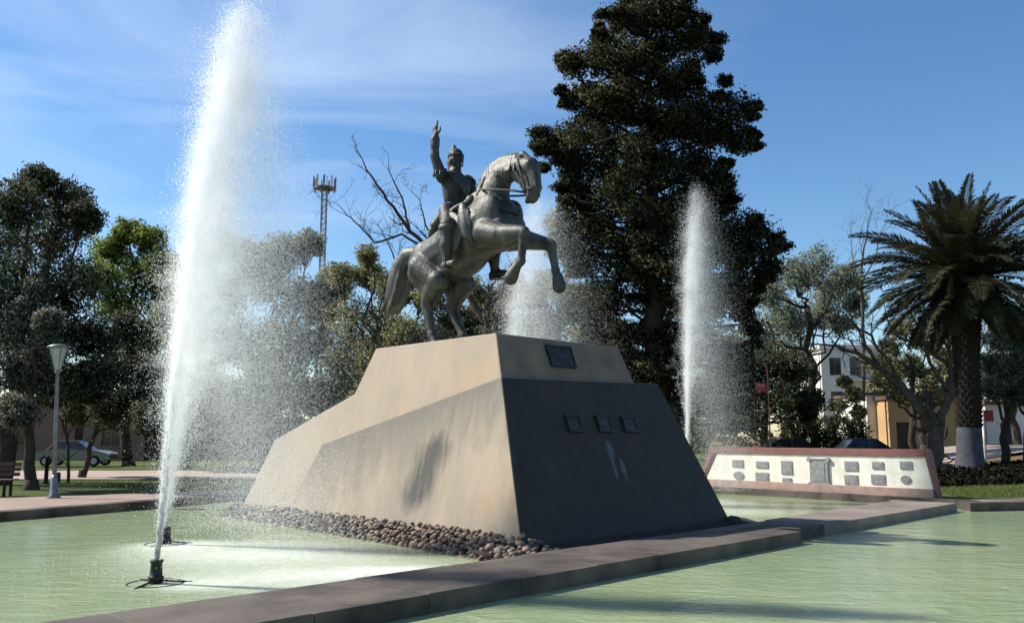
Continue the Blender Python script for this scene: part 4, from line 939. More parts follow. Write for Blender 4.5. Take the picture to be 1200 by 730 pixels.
tree('olive tree in the belt behind the statue, under the bare limbs', 57, 455, [(395, 330, 28), (430, 322, 24), (470, 338, 26), (505, 348, 24), (450, 380, 38), (410, 400, 38), (500, 395, 34), (470, 430, 38), (420, 450, 38), (530, 372, 24), (550, 400, 28), (380, 370, 26)], 'olive', 81, .25, group='trees of the far belt', clumps=80, per=44, size=.20)
tree('olive tree in the far belt seen between the horse and the conifer', 59, 640, [(560, 368, 22), (590, 352, 20), (615, 348, 20), (640, 332, 22), (600, 385, 26), (570, 398, 24), (640, 380, 26), (680, 352, 26), (685, 395, 26), (720, 420, 28), (660, 420, 28)], 'olive', 83, .25, group='trees of the far belt', clumps=80, per=44, size=.20)
tree('pale tree in the far belt right of the conifer', 60, 915, [(870, 352, 22), (900, 338, 20), (940, 326, 20), (975, 336, 22), (1002, 356, 18), (920, 370, 28), (958, 370, 24), (895, 410, 28), (930, 415, 26), (850, 400, 26), (870, 440, 28)], 'pale', 85, .25, group='trees of the far belt', clumps=70, per=40, size=.20)
tree('olive tree in the far belt behind the palm trunk', 54, 1075, [(1042, 440, 16), (1065, 428, 18), (1085, 442, 16), (1112, 422, 20), (1125, 450, 18), (1100, 466, 12), (1052, 462, 12), (1078, 470, 12), (1030, 450, 14)], 'olive', 87, .2, group='trees of the far belt', clumps=60, per=34, size=.18)
tree('sage tree in the far belt at the right edge', 55, 1182, [(1150, 432, 22), (1180, 420, 24), (1212, 430, 26), (1165, 455, 18), (1200, 458, 22), (1170, 395, 20), (1195, 385, 24)], 'sage', 89, .2, group='trees of the far belt', clumps=60, per=34, size=.18)

def conifer():
    Y = 39; rg = np.random.default_rng(51); bx = at(768, 400, Y).x; bz = gh(bx, Y)
    root = empty('conifer', (bx, Y, bz), 'very tall dark conifer with tiered shaggy branches behind the monument', 'tree')
    rows = [(8, 735, 795), (30, 708, 822), (55, 704, 838), (82, 664, 812), (108, 662, 845), (135, 690, 880), (160, 640, 878), (188, 640, 842), (212, 664, 845), (238, 668, 850), (262, 672, 885), (285, 655, 908), (308, 678, 902), (335, 690, 890), (362, 668, 868), (390, 690, 880), (418, 700, 860), (430, 694, 870), (450, 690, 880), (472, 700, 870), (492, 715, 850)]
    lobes = []; sc = Y/1000*1.02
    for (y, x0, x1) in rows:
        x = x0+14
        while x < x1-6:
            r = rg.uniform(19, 29); edge = min(x-x0, x1-x)
            if y > 350 and rg.random() < .18: x += r*1.4; continue
            hw = (x1-x0)/2; f = (x-(x0+x1)/2)/hw; maxd = hw*math.sqrt(max(.05, 1-f*f))*sc
            for k in range(2):
                dyv = rg.uniform(-1, 1)*maxd*.85; p = at(x+rg.normal(0, 3), y+rg.normal(0, 5), Y+dyv); lobes.append(((p.x-bx, dyv, p.z-bz), (r*sc*1.12, r*sc*1.12, r*sc*.82)))
            x += r*1.25
    for (y, x0, x1) in rows:
        for x in (x0, x1):
            for k in range(3):
                r = rg.uniform(7, 13); q = at(x+(-1 if x == x0 else 1)*rg.uniform(-4, 9), y+rg.uniform(-14, 14), Y+rg.uniform(-1.5, 1.5)); lobes.append(((q.x-bx, q.y-Y, q.z-bz), (r*sc*1.3, r*sc*1.2, r*sc*.7)))
    me, C = crown_mesh('crown', lobes, 52, clumps=27, per=36, size=.20, aspect=.36, droop=.3, cr=.52, shell=.42); link('crown', me, LEAF['conifer'], root)
    mb = MB(); top = at(765, 8, Y).z-bz
    limb(mb, (0, 0, -.2), (0, 0, top), .62, .06, rg, 14, 0, .004, 12); mb.lathe([(1.0, -.2), (.75, .1), (.62, .8)], 12)
    for l, r in lobes[::2]:
        limb(mb, (0, 0, max(2.0, l[2]-.6)), l, .10, .03, rg, 5, -.03, .08, 5)
    mb.build('trunk', MAT['bark'], root, True)
conifer()

def bare_tree(label, Y, base, limbs, seed, r0, bark='bark', twig=1.0, cat='tree', group=None, levels=3):
    """limbs: polylines in the photograph's sight lines, [(px,py,dy)...] with a start radius"""
    rg = np.random.default_rng(seed); bp = at(base, 400, Y); bz = gh(bp.x, Y); root = empty('bare_tree', (bp.x, Y, bz), label, 'tree', group); O = np.array([bp.x, Y, bz])
    tr = MB(); tw = MB()
    def grow(p, d, Ln, r, lev):
        n = 5; pts = [p]; dd = d/np.linalg.norm(d)
        for i in range(n):
            dd = dd + rg.normal(0, .22, 3) + np.array([0, 0, .06]); dd /= np.linalg.norm(dd); pts.append(pts[-1]+dd*Ln/n)
        tw.tube(pts, [r*(1-.75*i/n) for i in range(n+1)], 4 if lev < 2 else 5, False)
        if lev > 0:
            for k in range(int(3*twig)+1):
                i = rg.integers(1, n+1); nd = dd + rg.normal(0, .75, 3); grow(pts[i], nd, Ln*rg.uniform(.45, .75), max(.008, r*.5), lev-1)
    for pl, ra, rb in limbs:
        P = [np.array(at(x, y, Y+d))-O for x, y, d in pl]; k = len(P); fine = []
        for i in range(k-1):
            for s_ in range(4): t = s_/4; fine.append(P[i]*(1-t)+P[i+1]*t + rg.normal(0, .03, 3)*(1 if i+s_ else 0))
        fine.append(P[-1]); m = len(fine); rad = [ra*(1-i/(m-1))+rb*i/(m-1) for i in range(m)]; tr.tube(fine, rad, 8)
        for i in range(m//3, m, 2):
            d = fine[min(i+1, m-1)]-fine[max(i-1, 0)]; d = d/np.linalg.norm(d)+rg.normal(0, .6, 3); grow(fine[i], d, rg.uniform(.8, 1.8)*Y/38, max(.014, rad[i]*.5), levels-1)
        d = fine[-1]-fine[-2]; grow(fine[-1], d, 1.4*Y/38, rb, levels-1)
    tr.lathe([(r0*1.6, -.2), (r0*1.2, .1), (r0, .35)], 10)
    tr.build('trunk', MAT[bark], root, True); tw.build('twigs', MAT[bark], root, True)['kind'] = 'stuff'
bare_tree('leafless tree with crooked limbs reaching up behind the rider', 36, 575, [
    ([(575, 560, 0), (574, 470, 0), (572, 400, 0), (570, 365, 0)], .24, .17), ([(572, 385, 0), (545, 340, .3), (515, 300, .4), (480, 270, .3), (455, 235, 0), (430, 200, -.2)], .15, .035),
    ([(570, 365, 0), (590, 340, .2), (597, 315, .3)], .12, .05), ([(480, 270, .3), (474, 240, .5), (458, 205, .7)], .06, .025), ([(500, 290, .4), (470, 275, -.3), (440, 285, -.6), (420, 262, -.8), (405, 250, -.9)], .06, .02),
    ([(515, 300, .4), (500, 265, .8), (492, 235, 1)], .06, .02), ([(545, 340, .3), (500, 330, -.4), (465, 310, -.8), (455, 285, -1)], .06, .025), ([(574, 420, 0), (520, 430, .5), (470, 410, .6), (430, 385, .6)], .07, .03)], 61, .28, 'bark', .9)
bare_tree('leaning bare branched tree left of the palm', 35, 1094, [
    ([(1094, 552, 0), (1096, 520, 0), (1098, 500, 0)], .33, .30), ([(1097, 505, 0), (1078, 478, 0), (1055, 452, .2), (1030, 430, .3), (1005, 415, .4), (975, 405, .5)], .22, .05),
    ([(1098, 503, 0), (1110, 470, .2), (1115, 435, .2), (1112, 400, 0), (1100, 365, 0)], .20, .05), ([(1055, 452, .2), (1042, 425, -.4), (1020, 395, -.6), (998, 378, -.8)], .10, .03), ([(1112, 460, .2), (1090, 425, -.3), (1082, 395, -.5), (1065, 365, -.6)], .10, .03),
    ([(1112, 430, .2), (1085, 405, .4), (1052, 395, .7), (1040, 375, .8)], .09, .03), ([(1030, 430, .3), (1015, 405, .7), (1002, 380, .9), (985, 350, 1)], .07, .025), ([(1100, 490, 0), (1125, 455, .5), (1140, 425, .8)], .12, .04)], 63, .36, 'bark_grey', .8)
bare_tree('thin leafless treetop between the pale tree and palm fronds', 52, 1012, [([(1012, 470, 0), (1012, 400, 0), (1010, 340, 0), (1012, 290, 0), (1018, 262, 0)], .14, .03), ([(1012, 350, 0), (1000, 315, 0), (998, 285, .3)], .06, .02), ([(1011, 330, 0), (1026, 300, 0), (1032, 275, -.3)], .05, .02)], 65, .16, 'bark_grey', .7)
bare_tree('slim dark sapling in the grass behind the lamp post', 30, 80, [([(79, 572, 0), (80, 545, 0), (79, 515, 0)], .06, .04), ([(79, 520, 0), (70, 490, 0), (66, 468, .2)], .035, .015), ([(79, 515, 0), (90, 488, 0), (95, 468, -.2)], .03, .015)], 67, .07, 'bark', .6, levels=2)

def palm():
    Y = 30; p0 = at(1137, 548, Y); bz = gh(p0.x, Y); pt = at(1137, 322, Y); H = pt.z-bz
    root = empty('palm_tree', (p0.x, Y, bz), 'stout date palm with arching feather fronds and whitewashed trunk foot', 'palm'); root.rotation_euler = (0, R(2.4), 0)
    mb = MB(); rr = random.Random(4)
    prof = [(.56, -.2), (.48, .1), (.42, .5), (.39, 1.1)]; 
    n = 22; z = 1.1
    while z < H-.9:
        t = (z-1.1)/(H-2.0); r = .365+.12*max(0, (t-.55)/.45)**1.2; prof += [(r+.035, z+.02), (r-.01, z+.13)]; z += .17
    prof += [(.62, H-.75), (.66, H-.4), (.5, H-.05), (.2, H+.1)]
    mb.lathe(prof, 18); 
    tr = mb.build('trunk', MAT['palm_bark'], root, True)
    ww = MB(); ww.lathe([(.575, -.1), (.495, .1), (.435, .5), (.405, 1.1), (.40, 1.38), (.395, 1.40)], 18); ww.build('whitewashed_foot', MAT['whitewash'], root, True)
    # diamond leaf bases
    lb = MB(); k = 0; z = 1.45
    while z < H-.35:
        t = (z-1.1)/(H-2.0); r = .365+.12*max(0, (t-.55)/.45)**1.2
        for i in range(11):
            a = 2*math.pi*(i+.5*(k % 2))/11 + rr.uniform(-.05, .05); c = Vector((math.cos(a), math.sin(a), 0)); s = Vector((-math.sin(a), math.cos(a), 0))
            o = c*r; up = Vector((0, 0, 1)); L_ = .10+.12*max(0, t-.6)
            lb.add([o+s*.12+up*z, o-s*.12+up*z, o+up*(z-.12), o+c*L_+up*(z+.10), o+c*.0+up*(z+.14)], [(0, 3, 4), (1, 4, 3), (0, 2, 3), (2, 1, 3)])
        z += .15; k += 1
    lb.build('leaf_bases', MAT['palm_bark'], root)
    def frond(seed, Ln, rise, droop):
        r2 = random.Random(seed); ms = 22; pts = []
        a = rise; p = Vector((0, 0, 0)); st = Ln/ms
        for i in range(ms+1):
            pts.append(p.copy()); p = p + Vector((math.cos(a), 0, math.sin(a)))*st; a -= droop/ms*(.4+1.2*i/ms)
        V, Fq, T = [], [], []
        def quad(a, b, c, d, t): o = len(V); V.extend([tuple(a), tuple(b), tuple(c), tuple(d)]); Fq.append((o, o+1, o+2, o+3)); T.append(t)
        for i in range(ms):
            w = .035*(1-i/ms)+.008; quad(pts[i]+Vector((0, w, 0)), pts[i]-Vector((0, w, 0)), pts[i+1]-Vector((0, w*.9, 0)), pts[i+1]+Vector((0, w*.9, 0)), .9)
            quad(pts[i]+Vector((0, 0, w)), pts[i]-Vector((0, 0, w)), pts[i+1]-Vector((0, 0, w*.9)), pts[i+1]+Vector((0, 0, w*.9)), .9)
        for i in range(2, ms+1):
            for h in (0, .25, .5, .75):
                if i == ms and h > 0: continue
                p = pts[i].lerp(pts[min(i+1, ms)], h); d = (pts[min(i+1, ms)]-pts[i-1]).normalized(); upv = Vector((0, 1, 0)).cross(d).normalized()*-1
                f = (i+h)/ms; l = .62*math.sin(math.pi*min(1, .12+.86*f))**.7*(1-.25*f)+.08
                for s in (-1, 1):
                    dr = (d*.75 + Vector((0, s*1.0, 0)) + upv*r2.uniform(.05, .45) + Vector((0, 0, -.12))).normalized(); tip = p+dr*l*r2.uniform(.85, 1.1) + Vector((0, 0, -.10*l)); mid = p+dr*l*.5; wv = d*.034
                    quad(p-wv*.6, mid-wv, tip, mid+wv, r2.random()*.8)
        return np_mesh('frond', np.array(V), np.array(Fq), 4, T)
    LEAF['palm'] = leafmat('palm_leaflet', (.016, .019, .012, 1), (.075, .072, .040, 1), .18)
    kinds = []
    for q in range(8):
        e = [82, 64, 46, 30, 14, -4, -22, -42][q]; me = frond(q, [3.3, 3.6, 3.8, 3.85, 3.8, 3.6, 3.2, 2.7][q]*1.0, R(e), R([26, 42, 54, 58, 56, 50, 40, 28][q])); me.materials.append(LEAF['palm']); kinds.append(me)
    cnt = [9, 14, 18, 20, 20, 17, 14, 10]
    for q in range(8):
        for i in range(cnt[q]):
            o = bpy.data.objects.new('frond', kinds[q]); COL.objects.link(o); o.parent = root; a = 2*math.pi*(i+.37*q)/cnt[q] + rr.uniform(-.14, .14)
            o.location = (math.cos(a)*.22, math.sin(a)*.22, H+.05-q*.06); o.rotation_euler = (rr.uniform(-.25, .25), rr.uniform(-.09, .09), a); s_ = rr.uniform(.88, 1.08); o.scale = (s_, s_, s_)
    LEAF['dry'] = leafmat('dry_palm_stalk', (.10, .07, .03, 1), (.22, .15, .06, 1), .1)
    dm = MB()
    for i in range(9):
        a = rr.uniform(0, 6.28); dm.tube([(.3*math.cos(a), .3*math.sin(a), H-.1), (.8*math.cos(a), .8*math.sin(a), H+.0), (1.15*math.cos(a), 1.15*math.sin(a), H-.5)], [.03, .025, .10], 6)
        dm.ell((1.15*math.cos(a), 1.15*math.sin(a), H-.75), (.14, .14, .3))
    dm.build('fruit_stalks', MAT['wood'], root, True)
palm()

def hedge():
    rg = np.random.default_rng(71); Y = 48; a = at(915, 500, Y); b = at(1015, 500, Y); z1 = at(960, 489, Y).z; bz = gh(a.x, Y); root = empty('hedge', ((a.x+b.x)/2, Y, bz), 'clipped dark green hedge behind the parked cars on the right', 'hedge')
    k = 700; L_ = b.x-a.x; H = z1-bz; c = np.stack([rg.uniform(-L_/2, L_/2, k), rg.uniform(-.8, .8, k), rg.uniform(.1, H, k)], 1)
    V, t, nn = leaves(c, np.full(k, .30), 26, .14, rg); link('hedge_foliage', leaf_mesh('hedge_foliage', V, t, nn), LEAF['hedge'], root)
hedge()
def far_trees():
    rg = np.random.default_rng(73); C = []
    for i in range(1500):
        x = rg.uniform(-75, 75); h = 6.4+1.8*math.sin(x*.31)+1.1*math.sin(x*.83+1); C.append((x, rg.uniform(76, 82), rg.uniform(.2, max(1.5, h))))
    C = np.array(C); V, t, nn = leaves(C, np.full(len(C), 1.1), 30, .5, rg)
    o = link('distant_treeline', leaf_mesh('distant_treeline', V, t, nn), LEAF['dark']); tag(o, 'dark band of distant trees closing off the park', 'trees', None, 'stuff')
far_trees()
def shade_leaf_bed():  # dark leaf bed added where a band of tree shade lies
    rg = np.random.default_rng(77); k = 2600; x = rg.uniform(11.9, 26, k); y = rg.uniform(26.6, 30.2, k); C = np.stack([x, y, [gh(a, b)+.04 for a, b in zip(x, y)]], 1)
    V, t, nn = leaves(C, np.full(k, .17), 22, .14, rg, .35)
    o = link('shade_leaf_bed', leaf_mesh('shade_leaf_bed', V, t, nn), LEAF['shade_bed']); tag(o, 'dark leaf bed added in place of tree shade around the foot of the palm', 'shade band', None, 'stuff')
shade_leaf_bed()
def grass():
    rg = np.random.default_rng(75); P = []
    for (x0, x1, y0, y1, k) in ((11.8, 20, 22.8, 29, 16000), (-17, -6, 24.2, 30.3, 12000)):
        P.append(np.stack([rg.uniform(x0, x1, k), rg.uniform(y0, y1, k)], 1))
    p = np.concatenate(P)
    nb = np.array([[10.9, 23.8]]); keep = (p[:, 0] > 0) | (p[:, 1] > 25.2-.62*(p[:, 0]+9.4)) & (p[:, 1] > 26.0-.5*(p[:, 0]+9)*1.0)
    keep &= (p[:, 0] < 0) | (p[:, 1] > 22.6+.155*(p[:, 0]-11.6))
    p = p[keep]
    k = len(p); z = np.array([gh(a, b) for a, b in p]); h = rg.uniform(.03, .075, k); a = rg.uniform(0, 6.28, k); l = rg.normal(0, .03, (k, 2)); w = .012
    V = np.zeros((k, 3, 3)); V[:, 0] = np.stack([p[:, 0]-w*np.cos(a), p[:, 1]-w*np.sin(a), z-.01], 1); V[:, 1] = np.stack([p[:, 0]+w*np.cos(a), p[:, 1]+w*np.sin(a), z-.01], 1); V[:, 2] = np.stack([p[:, 0]+l[:, 0], p[:, 1]+l[:, 1], z+h], 1)
    o = link('grass', np_mesh('grass', V.reshape(-1, 3), np.arange(3*k).reshape(-1, 3), 3, rg.random(k)), MAT['grass']); tag(o, 'short park grass on the lawns round the pool', 'grass', None, 'stuff')
grass()

# ------------------------------------------------------------------ street furniture, vehicles, buildings
def lamp():
    p = at(63, 583, 22.6); p.z = gh(p.x, p.y); root = empty('street_lamp', p, 'slim grey lamp post with tapering lantern beside the left bank', 'street lamp'); root.rotation_euler = (0, R(-2.6), 0)
    H = 3.95
    MB().lathe([(.16, 0), (.16, .04), (.10, .10), (.085, .5), (.07, .52), (.055, .6)], 14).build('base', MAT['lamp_metal'], root, True)
    MB().lathe([(.055, .55), (.052, 2.0), (.045, H-.72), (.075, H-.70), (.075, H-.64), (.05, H-.62)], 12).build('pole', MAT['lamp_metal'], root, True)
    ln = MB().lathe([(.06, H-.64), (.085, H-.55), (.13, H-.35), (.20, H-.08), (.215, H-.04)], 16).build('lantern', MAT['lamp_glass'], root, True)
    MB().lathe([(.225, H-.05), (.275, H-.03), (.275, H+.0), (.16, H+.05), (.03, H+.07)], 16).build('cap', MAT['lamp_metal'], ln, True)
    ri = MB()
    for i in range(4):
        a = math.pi/4+i*math.pi/2; ri.tube([(.07*math.cos(a), .07*math.sin(a), H-.62), (.14*math.cos(a), .14*math.sin(a), H-.35), (.225*math.cos(a), .225*math.sin(a), H-.03)], .012, 5)
    ri.build('lantern_ribs', MAT['lamp_metal'], ln)
lamp()
def bench():
    p = at(-22, 585, 23.2); z = gh(p.x, p.y); root = empty('park_bench', (p.x, 23.2, z), 'wooden slatted park bench with dark legs at the left edge', 'bench', None, R(8))
    for i in range(4): MB().box(-.8, .8, -.22+.12*i, -.12+.12*i, .42, .455).build('seat_slat', MAT['wood'], root, False, .006)
    for i in range(3): MB().box(-.8, .8, .27+.03*i, .30+.03*i, .52+.13*i, .62+.13*i).build('back_slat', MAT['wood'], root, False, .006)
    for x in (-.62, .62):
        m = MB(); m.box(x-.03, x+.03, -.2, -.14, 0, .42); m.box(x-.03, x+.03, .2, .26, 0, .42); m.box(x-.03, x+.03, -.22, .27, .385, .42); m.tube([(x, .25, .40), (x, .36, .92)], .025, 6); m.build('leg', MAT['iron'], root)
bench()
def post(px, Y, h):
    p = at(px, 560, Y); z = gh(p.x, Y); return p.x, Y, z
def posts():
    first = None
    for px, lab in ((36, 'short dark post in the shaded grass left of the lamp'), (54, 'short dark post in the shaded grass just behind the lamp pole')):
        x, y, z = post(px, 29.5, .9)
        if first is None:
            first = empty('bollard', (x, y, z), lab, 'post', 'posts along the street edge'); MB().lathe([(.075, -.05), (.07, .0), (.06, .78), (.075, .80), (.07, .88), (.03, .93)], 10).build('shaft', MAT['iron'], first, True); MB().lathe([(.10, -.02), (.10, .05), (.075, .07)], 10).build('base', MAT['iron'], first, True)
        else:
            c = copy_tree(first); c.location = (x, y, z); c['label'] = lab
posts()
def car(paint):
    """saloon, nose towards +x; origin on the ground at its middle"""
    root = empty('parked_car', (0, 0, 0), '', 'car', 'parked cars')
    prof = [(-2.05, .38), (-2.08, .62), (-2.02, .84), (-1.35, .90), (-.62, 1.0), (.75, .93), (1.55, .84), (2.0, .70), (2.08, .52), (2.05, .34), (1.72, .30), (-1.7, .30)]
    def arch(): pass
    vs = []; n = len(prof)
    for w, k in ((-.80, 0), (-.84, 1), (.84, 1), (.80, 0)):
        for x, z in prof: vs.append((x*(1 if k else .985), w, z if k else (z*.985 if z > .5 else z)))
    fs = []
    for s in range(3):
        for i in range(n): fs.append((s*n+i, s*n+(i+1) % n, (s+1)*n+(i+1) % n, (s+1)*n+i))
    fs += [tuple(range(n-1, -1, -1)), tuple(3*n+i for i in range(n))]
    body = MB().add(vs, fs).build('body', paint, root, False, .03)
    cab = [(-1.30, .90), (-.78, 1.38), (.28, 1.40), (.98, .93)]
    g = MB(); vs = [(x, s*(.74 if z < 1 else .60), z-.004) for s in (-1, 1) for x, z in cab]; g.add(vs, [(0, 1, 2, 3), (7, 6, 5, 4), (0, 4, 5, 1), (1, 5, 6, 2), (2, 6, 7, 3), (3, 7, 4, 0)]); g.build('windows', MAT['window'], root)
    rf = MB(); rf.box(-.80, .30, -.60, .60, 1.375, 1.42); o = rf.build('roof', paint, root, False, .02)
    pl = MB()
    for s in (-1, 1):
        for (a, b) in (((-1.30, .90), (-.78, 1.39)), ((.98, .93), (.28, 1.40)), ((-.22, .95), (-.22, 1.39))):
            pl.tube([(a[0], s*(.745 if a[1] < 1 else .6), a[1]), (b[0], s*.605, b[1])], .03, 6)
    pl.build('roof_pillars', paint, root)['kind'] = 'stuff'
    wh = None
    for x in (-1.28, 1.32):
        for s in (-1, 1):
            if wh is None:
                wh = MB().tube([(0, -.09, 0), (0, .09, 0)], .30, 18).build('wheel', MAT['tyre'], root, False, .02); rm = MB().tube([(0, -.096, 0), (0, .096, 0)], .18, 14).build('rim', MAT['rim'], wh)
                w = wh
            else: w = copy_tree(wh, root)
            w.location = (x, s*.77, .30)
    for s in (-1, 1):
        MB().ell((2.03, s*.58, .66), (.06, .16, .085)).build('headlight', MAT['headlight'], root, True); MB().box(-2.10, -2.05, s*.62-.14, s*.62+.14, .62, .76).build('tail_light', MAT['taillight'], root, False, .01)
    MB().box(2.02, 2.13, -.78, .78, .38, .48).build('bumper', MAT['chrome'], root, False, .02); MB().box(-2.13, -2.04, -.78, .78, .40, .50).build('bumper', MAT['chrome'], root, False, .02)
    return root
def setcar(c, x, y, rz, label, paint):
    c.location = (x, y, gh(x, y)+.04); c.rotation_euler = (0, 0, rz); c['label'] = label
c1 = car(MAT['car_green']); c1.scale = (.92,)*3; p = at(88, 550, 45); setcar(c1, p.x, 45, R(4), 'grey green old saloon car parked in the shade across the street', None)
def repaint(src, paint):
    c = copy_tree(src); c.scale = (1, 1, 1)
    for ch in c.children:
        if ch.name.split('.')[0] in ('body', 'roof', 'roof_pillars'): ch.data = ch.data.copy(); ch.data.materials[0] = paint
    return c
c2 = repaint(c1, MAT['car_dark']); p = at(918, 520, 41); setcar(c2, p.x, 41, R(178), 'dark blue car roof showing over the plaque wall, nearer the jet', None)
c3 = repaint(c1, MAT['car_black']); p = at(1013, 520, 41.5); setcar(c3, p.x, 41.5, R(3), 'black car roof showing over the plaque wall, nearer the palm', None)

def mast():
    Y = 150; p = at(380, 235, Y); zt = at(380, 222, Y).z; root = empty('antenna_mast', (p.x, Y, gh(p.x, Y)), 'distant red and white lattice antenna mast with crown of aerials', 'antenna mast'); H = zt
    legs = [(.42, .42), (-.42, .42), (-.42, -.42), (.42, -.42)]; sec = 14; hs = H/sec
    for i in range(sec):
        m = MB(); z0, z1 = i*hs, (i+1)*hs-.02
        for a in range(4):
            x, y = legs[a]; x2, y2 = legs[(a+1) % 4]; m.tube([(x, y, z0), (x, y, z1)], .09, 4)
            for j in range(3): m.tube([(x, y, z0+j*hs/3), (x2, y2, z0+(j+1)*hs/3)], .05, 4); m.tube([(x, y, z0+j*hs/3), (x2, y2, z0+j*hs/3)], .05, 4)
        m.build('lattice_section', MAT['white_mast' if i % 2 else 'rust_mast'], root)
    MB().lathe([(1.9, H-.2), (1.9, H), (1.0, H+.05)], 12).build('platform', MAT['rust_mast'], root)
    for i in range(9):
        a = 2*math.pi*i/9; MB().box(-.14, .14, -.1, .1, -1.2, 1.3, Matrix.Translation((1.95*math.cos(a), 1.95*math.sin(a), H+.6)) @ Matrix.Rotation(a, 4, 'Z')).build('aerial', MAT['rust_mast' if i % 2 else 'white_mast'], root)
    m = MB()
    for i in range(3): a = 2*math.pi*i/3; m.tube([(.4*math.cos(a), .4*math.sin(a), H), (.4*math.cos(a), .4*math.sin(a), H+2.2)], .07, 5)
    m.build('whip_aerials', MAT['iron'], root)
mast()

def wall_with_openings(root, x0, x1, z0, z1, y0, y1, ops, mat, wmat='window', name='wall'):
    """front wall facing -y, split round its openings so that each is a real recess"""
    m = MB(); xs = sorted({x0, x1, *[o[0] for o in ops], *[o[1] for o in ops]}); zs = sorted({z0, z1, *[o[2] for o in ops], *[o[3] for o in ops]})
    for i in range(len(xs)-1):
        for j in range(len(zs)-1):
            cx, cz = (xs[i]+xs[i+1])/2, (zs[j]+zs[j+1])/2
            if any(o[0] < cx < o[1] and o[2] < cz < o[3] for o in ops): continue
            m.box(xs[i], xs[i+1], y0, y0+.25, zs[j], zs[j+1])
    m.box(x0, x1, y0+.5, y1, z0, z1); m.build(name, mat, root)
    for o in ops:
        door = len(o) > 4
        if door: MB().box(o[0]+.002, o[1]-.002, y0+.14, y0+.20, o[2], o[3]-.002).build('door', MAT['door'], root); continue
        f = MB(); w = .07
        for (a, b, c, d) in ((o[0], o[1], o[2], o[2]+w), (o[0], o[1], o[3]-w, o[3]), (o[0], o[0]+w, o[2]+w, o[3]-w), (o[1]-w, o[1], o[2]+w, o[3]-w), ((o[0]+o[1])/2-w/2, (o[0]+o[1])/2+w/2, o[2]+w, o[3]-w)):
            f.box(a+.002, b-.002, y0+.10, y0+.17, c+.002, d-.002)
        fr = f.build('window', MAT['frame'], root); MB().box(o[0]+.01, o[1]-.01, y0+.125, y0+.14, o[2]+.01, o[3]-.01).build('pane', MAT['window'], fr); MB().box(o[0]-.08, o[1]+.08, y0-.07, y0+.02, o[2]-.09, o[2]-.004).build('sill', mat, fr)
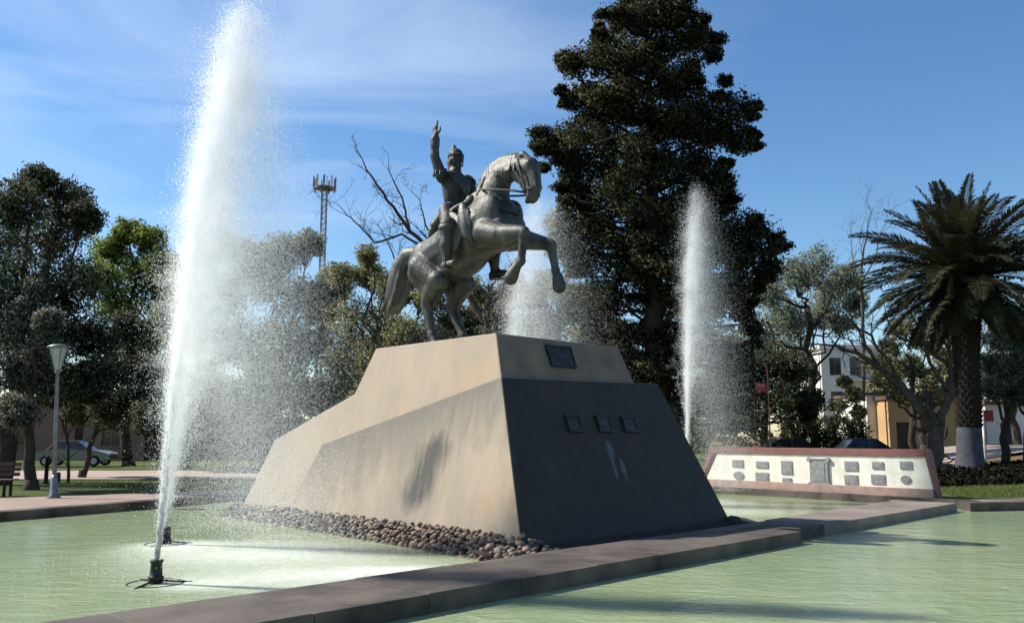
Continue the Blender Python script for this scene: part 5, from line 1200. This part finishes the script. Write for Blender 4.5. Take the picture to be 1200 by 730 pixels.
def buildings():
    Y = 72; a = at(966, 500, Y); zt = at(966, 409, Y).z; root = empty('apartment_house', (a.x, Y, .3), 'white apartment house rising behind the trees right of centre', 'building')
    Wd = 6.4; H = zt-.3; ops = []
    for st in range(3):
        z = .9+st*2.85
        for x in (.7, 2.4, 4.4): ops.append((x, x+1.0, z, z+1.5))
    wall_with_openings(root, 0, Wd, -.5, H, 0, 9, ops, MAT['facade_white'])
    MB().box(-.15, Wd+.15, -.2, 9.2, H, H+.35).build('parapet', MAT['facade_white'], root)
    for st in (1, 2):
        MB().box(2.1, 5.9, -1.1, -.003, .55+st*2.85-.2, .55+st*2.85-.02).build('balcony_slab', MAT['facade_white'], root)
        r = MB(); r.box(2.1, 5.9, -1.1, -1.06, .55+st*2.85+.85, .55+st*2.85+.9); [r.box(2.1+.25*i, 2.13+.25*i, -1.095, -1.065, .55+st*2.85-.02, .55+st*2.85+.85) for i in range(16)]; r.build('balcony_railing', MAT['iron'], root)
    Y = 62; a = at(1017, 500, Y); b = at(1041, 500, Y); zt = at(1020, 463, Y).z; root = empty('white_house', (a.x, Y, .3), 'bright white low house gable between the hedge and ochre building', 'building'); Wd = b.x-a.x
    wall_with_openings(root, 0, Wd, -.5, zt-.3, 0, 6, [(.95, 1.2, 1.5, 2.3)] if Wd > 1.3 else [], MAT['facade_white']); MB().box(-.12, Wd+.1, -.15, 6.1, zt-.3, zt-.1).build('roof', MAT['roof'], root)
    Y = 60; a = at(1042, 500, Y); b = at(1150, 500, Y); zt = at(1042, 468, Y).z; root = empty('ochre_building', (a.x, Y, .9), 'ochre single storey building with dark doorways behind the palm', 'building'); Wd = b.x-a.x; H = zt-.9
    wall_with_openings(root, 0, Wd, -1, H, 0, 7, [(.5, 1.5, -.6, 1.9, 'd'), (2.7, 3.6, -.6, 1.9, 'd'), (4.6, 5.6, .6, 1.8)], MAT['facade_ochre']); MB().box(-.15, Wd+.15, -.25, 7.2, H, H+.25).build('roof', MAT['roof'], root)
    Y = 62; a = at(1156, 500, Y); zt = at(1180, 474, Y).z; root = empty('pale_house', (a.x, Y, 1.2), 'pale low house at the right edge behind thin trunks', 'building')
    wall_with_openings(root, 0, 12, -1, zt-1.2, 0, 7, [(1.0, 1.8, -.4, 1.6, 'd'), (3.0, 4.0, .4, 1.5), (6, 7, .4, 1.5)], MAT['facade_white']); MB().box(-.15, 12.15, -.25, 7.2, zt-1.2, zt-.95).build('roof', MAT['roof'], root)
    Y = 56; a = at(98, 500, Y); b = at(330, 500, Y); zt = at(200, 492, Y).z; root = empty('brick_building', (a.x, Y, .3), 'low reddish building in shade behind the left trees', 'building'); Wd = b.x-a.x; H = zt-.3
    wall_with_openings(root, 0, Wd, -.5, H, 0, 8, [(1.2, 2.4, .9, 2.0), (4.0, 4.9, -.2, 2.0, 'd'), (6.3, 7.5, .9, 2.0), (9.3, 10.5, .9, 2.0)], MAT['facade_brick']); MB().box(-.2, Wd+.2, -.35, 8.2, H, H+.2).build('roof', MAT['roof'], root)
    Y = 58; a = at(-60, 500, Y); b = at(88, 500, Y); zt = at(20, 470, Y).z; root = empty('shaded_house', (a.x, Y, .3), 'dim pale house almost hidden behind the far left trees', 'building'); Wd = b.x-a.x
    wall_with_openings(root, 0, Wd, -.5, zt-.3, 0, 8, [(1.5, 2.6, .9, 2.2), (4.6, 5.7, .9, 2.2)], MAT['facade_brick']); MB().box(-.2, Wd+.2, -.35, 8.2, zt-.3, zt).build('roof', MAT['roof'], root)
buildings()
def signs():
    Y = 40; p = at(1155, 533, Y); root = empty('street_sign', (p.x, Y, gh(p.x, Y)), 'white sign post with red board right of the palm trunk', 'sign'); H = at(1155, 478, Y).z-gh(p.x, Y)
    MB().tube([(0, 0, -.1), (0, 0, H)], .06, 8).build('post', MAT['sign_white'], root, True); MB().box(.02, .46, -.09, -.062, H-.62, H-.1).build('board', MAT['sign_red'], root, False, .008); MB().box(.5, .68, -.09, -.062, H-.80, H-.64).build('small_plate', MAT['sign_white'], root, False, .005)
    Y = 36.5; p = at(903, 525, Y); root = empty('red_sign', (p.x, Y, gh(p.x, Y)), 'small red sign hanging from a thin curved pole before dark trees', 'sign'); gz = gh(p.x, Y)
    zt = at(900, 425, Y).z-gz; zs = at(893, 453, Y).z-gz
    MB().tube([(0, 0, -.1), (0, 0, zt-.6), (-.03, 0, zt-.2), (-.16, 0, zt)], .03, 6).build('pole', MAT['sign_pink'], root, True)
    b = MB().box(-.54, -.06, -.05, .05, zs-.24, zs+.16).build('board', MAT['sign_red'], root, False, .03); MB().box(-.44, -.16, -.062, -.05, zs-.02, zs+.11).build('board_panel', MAT['sign_pink'], b, False, .004)
signs()
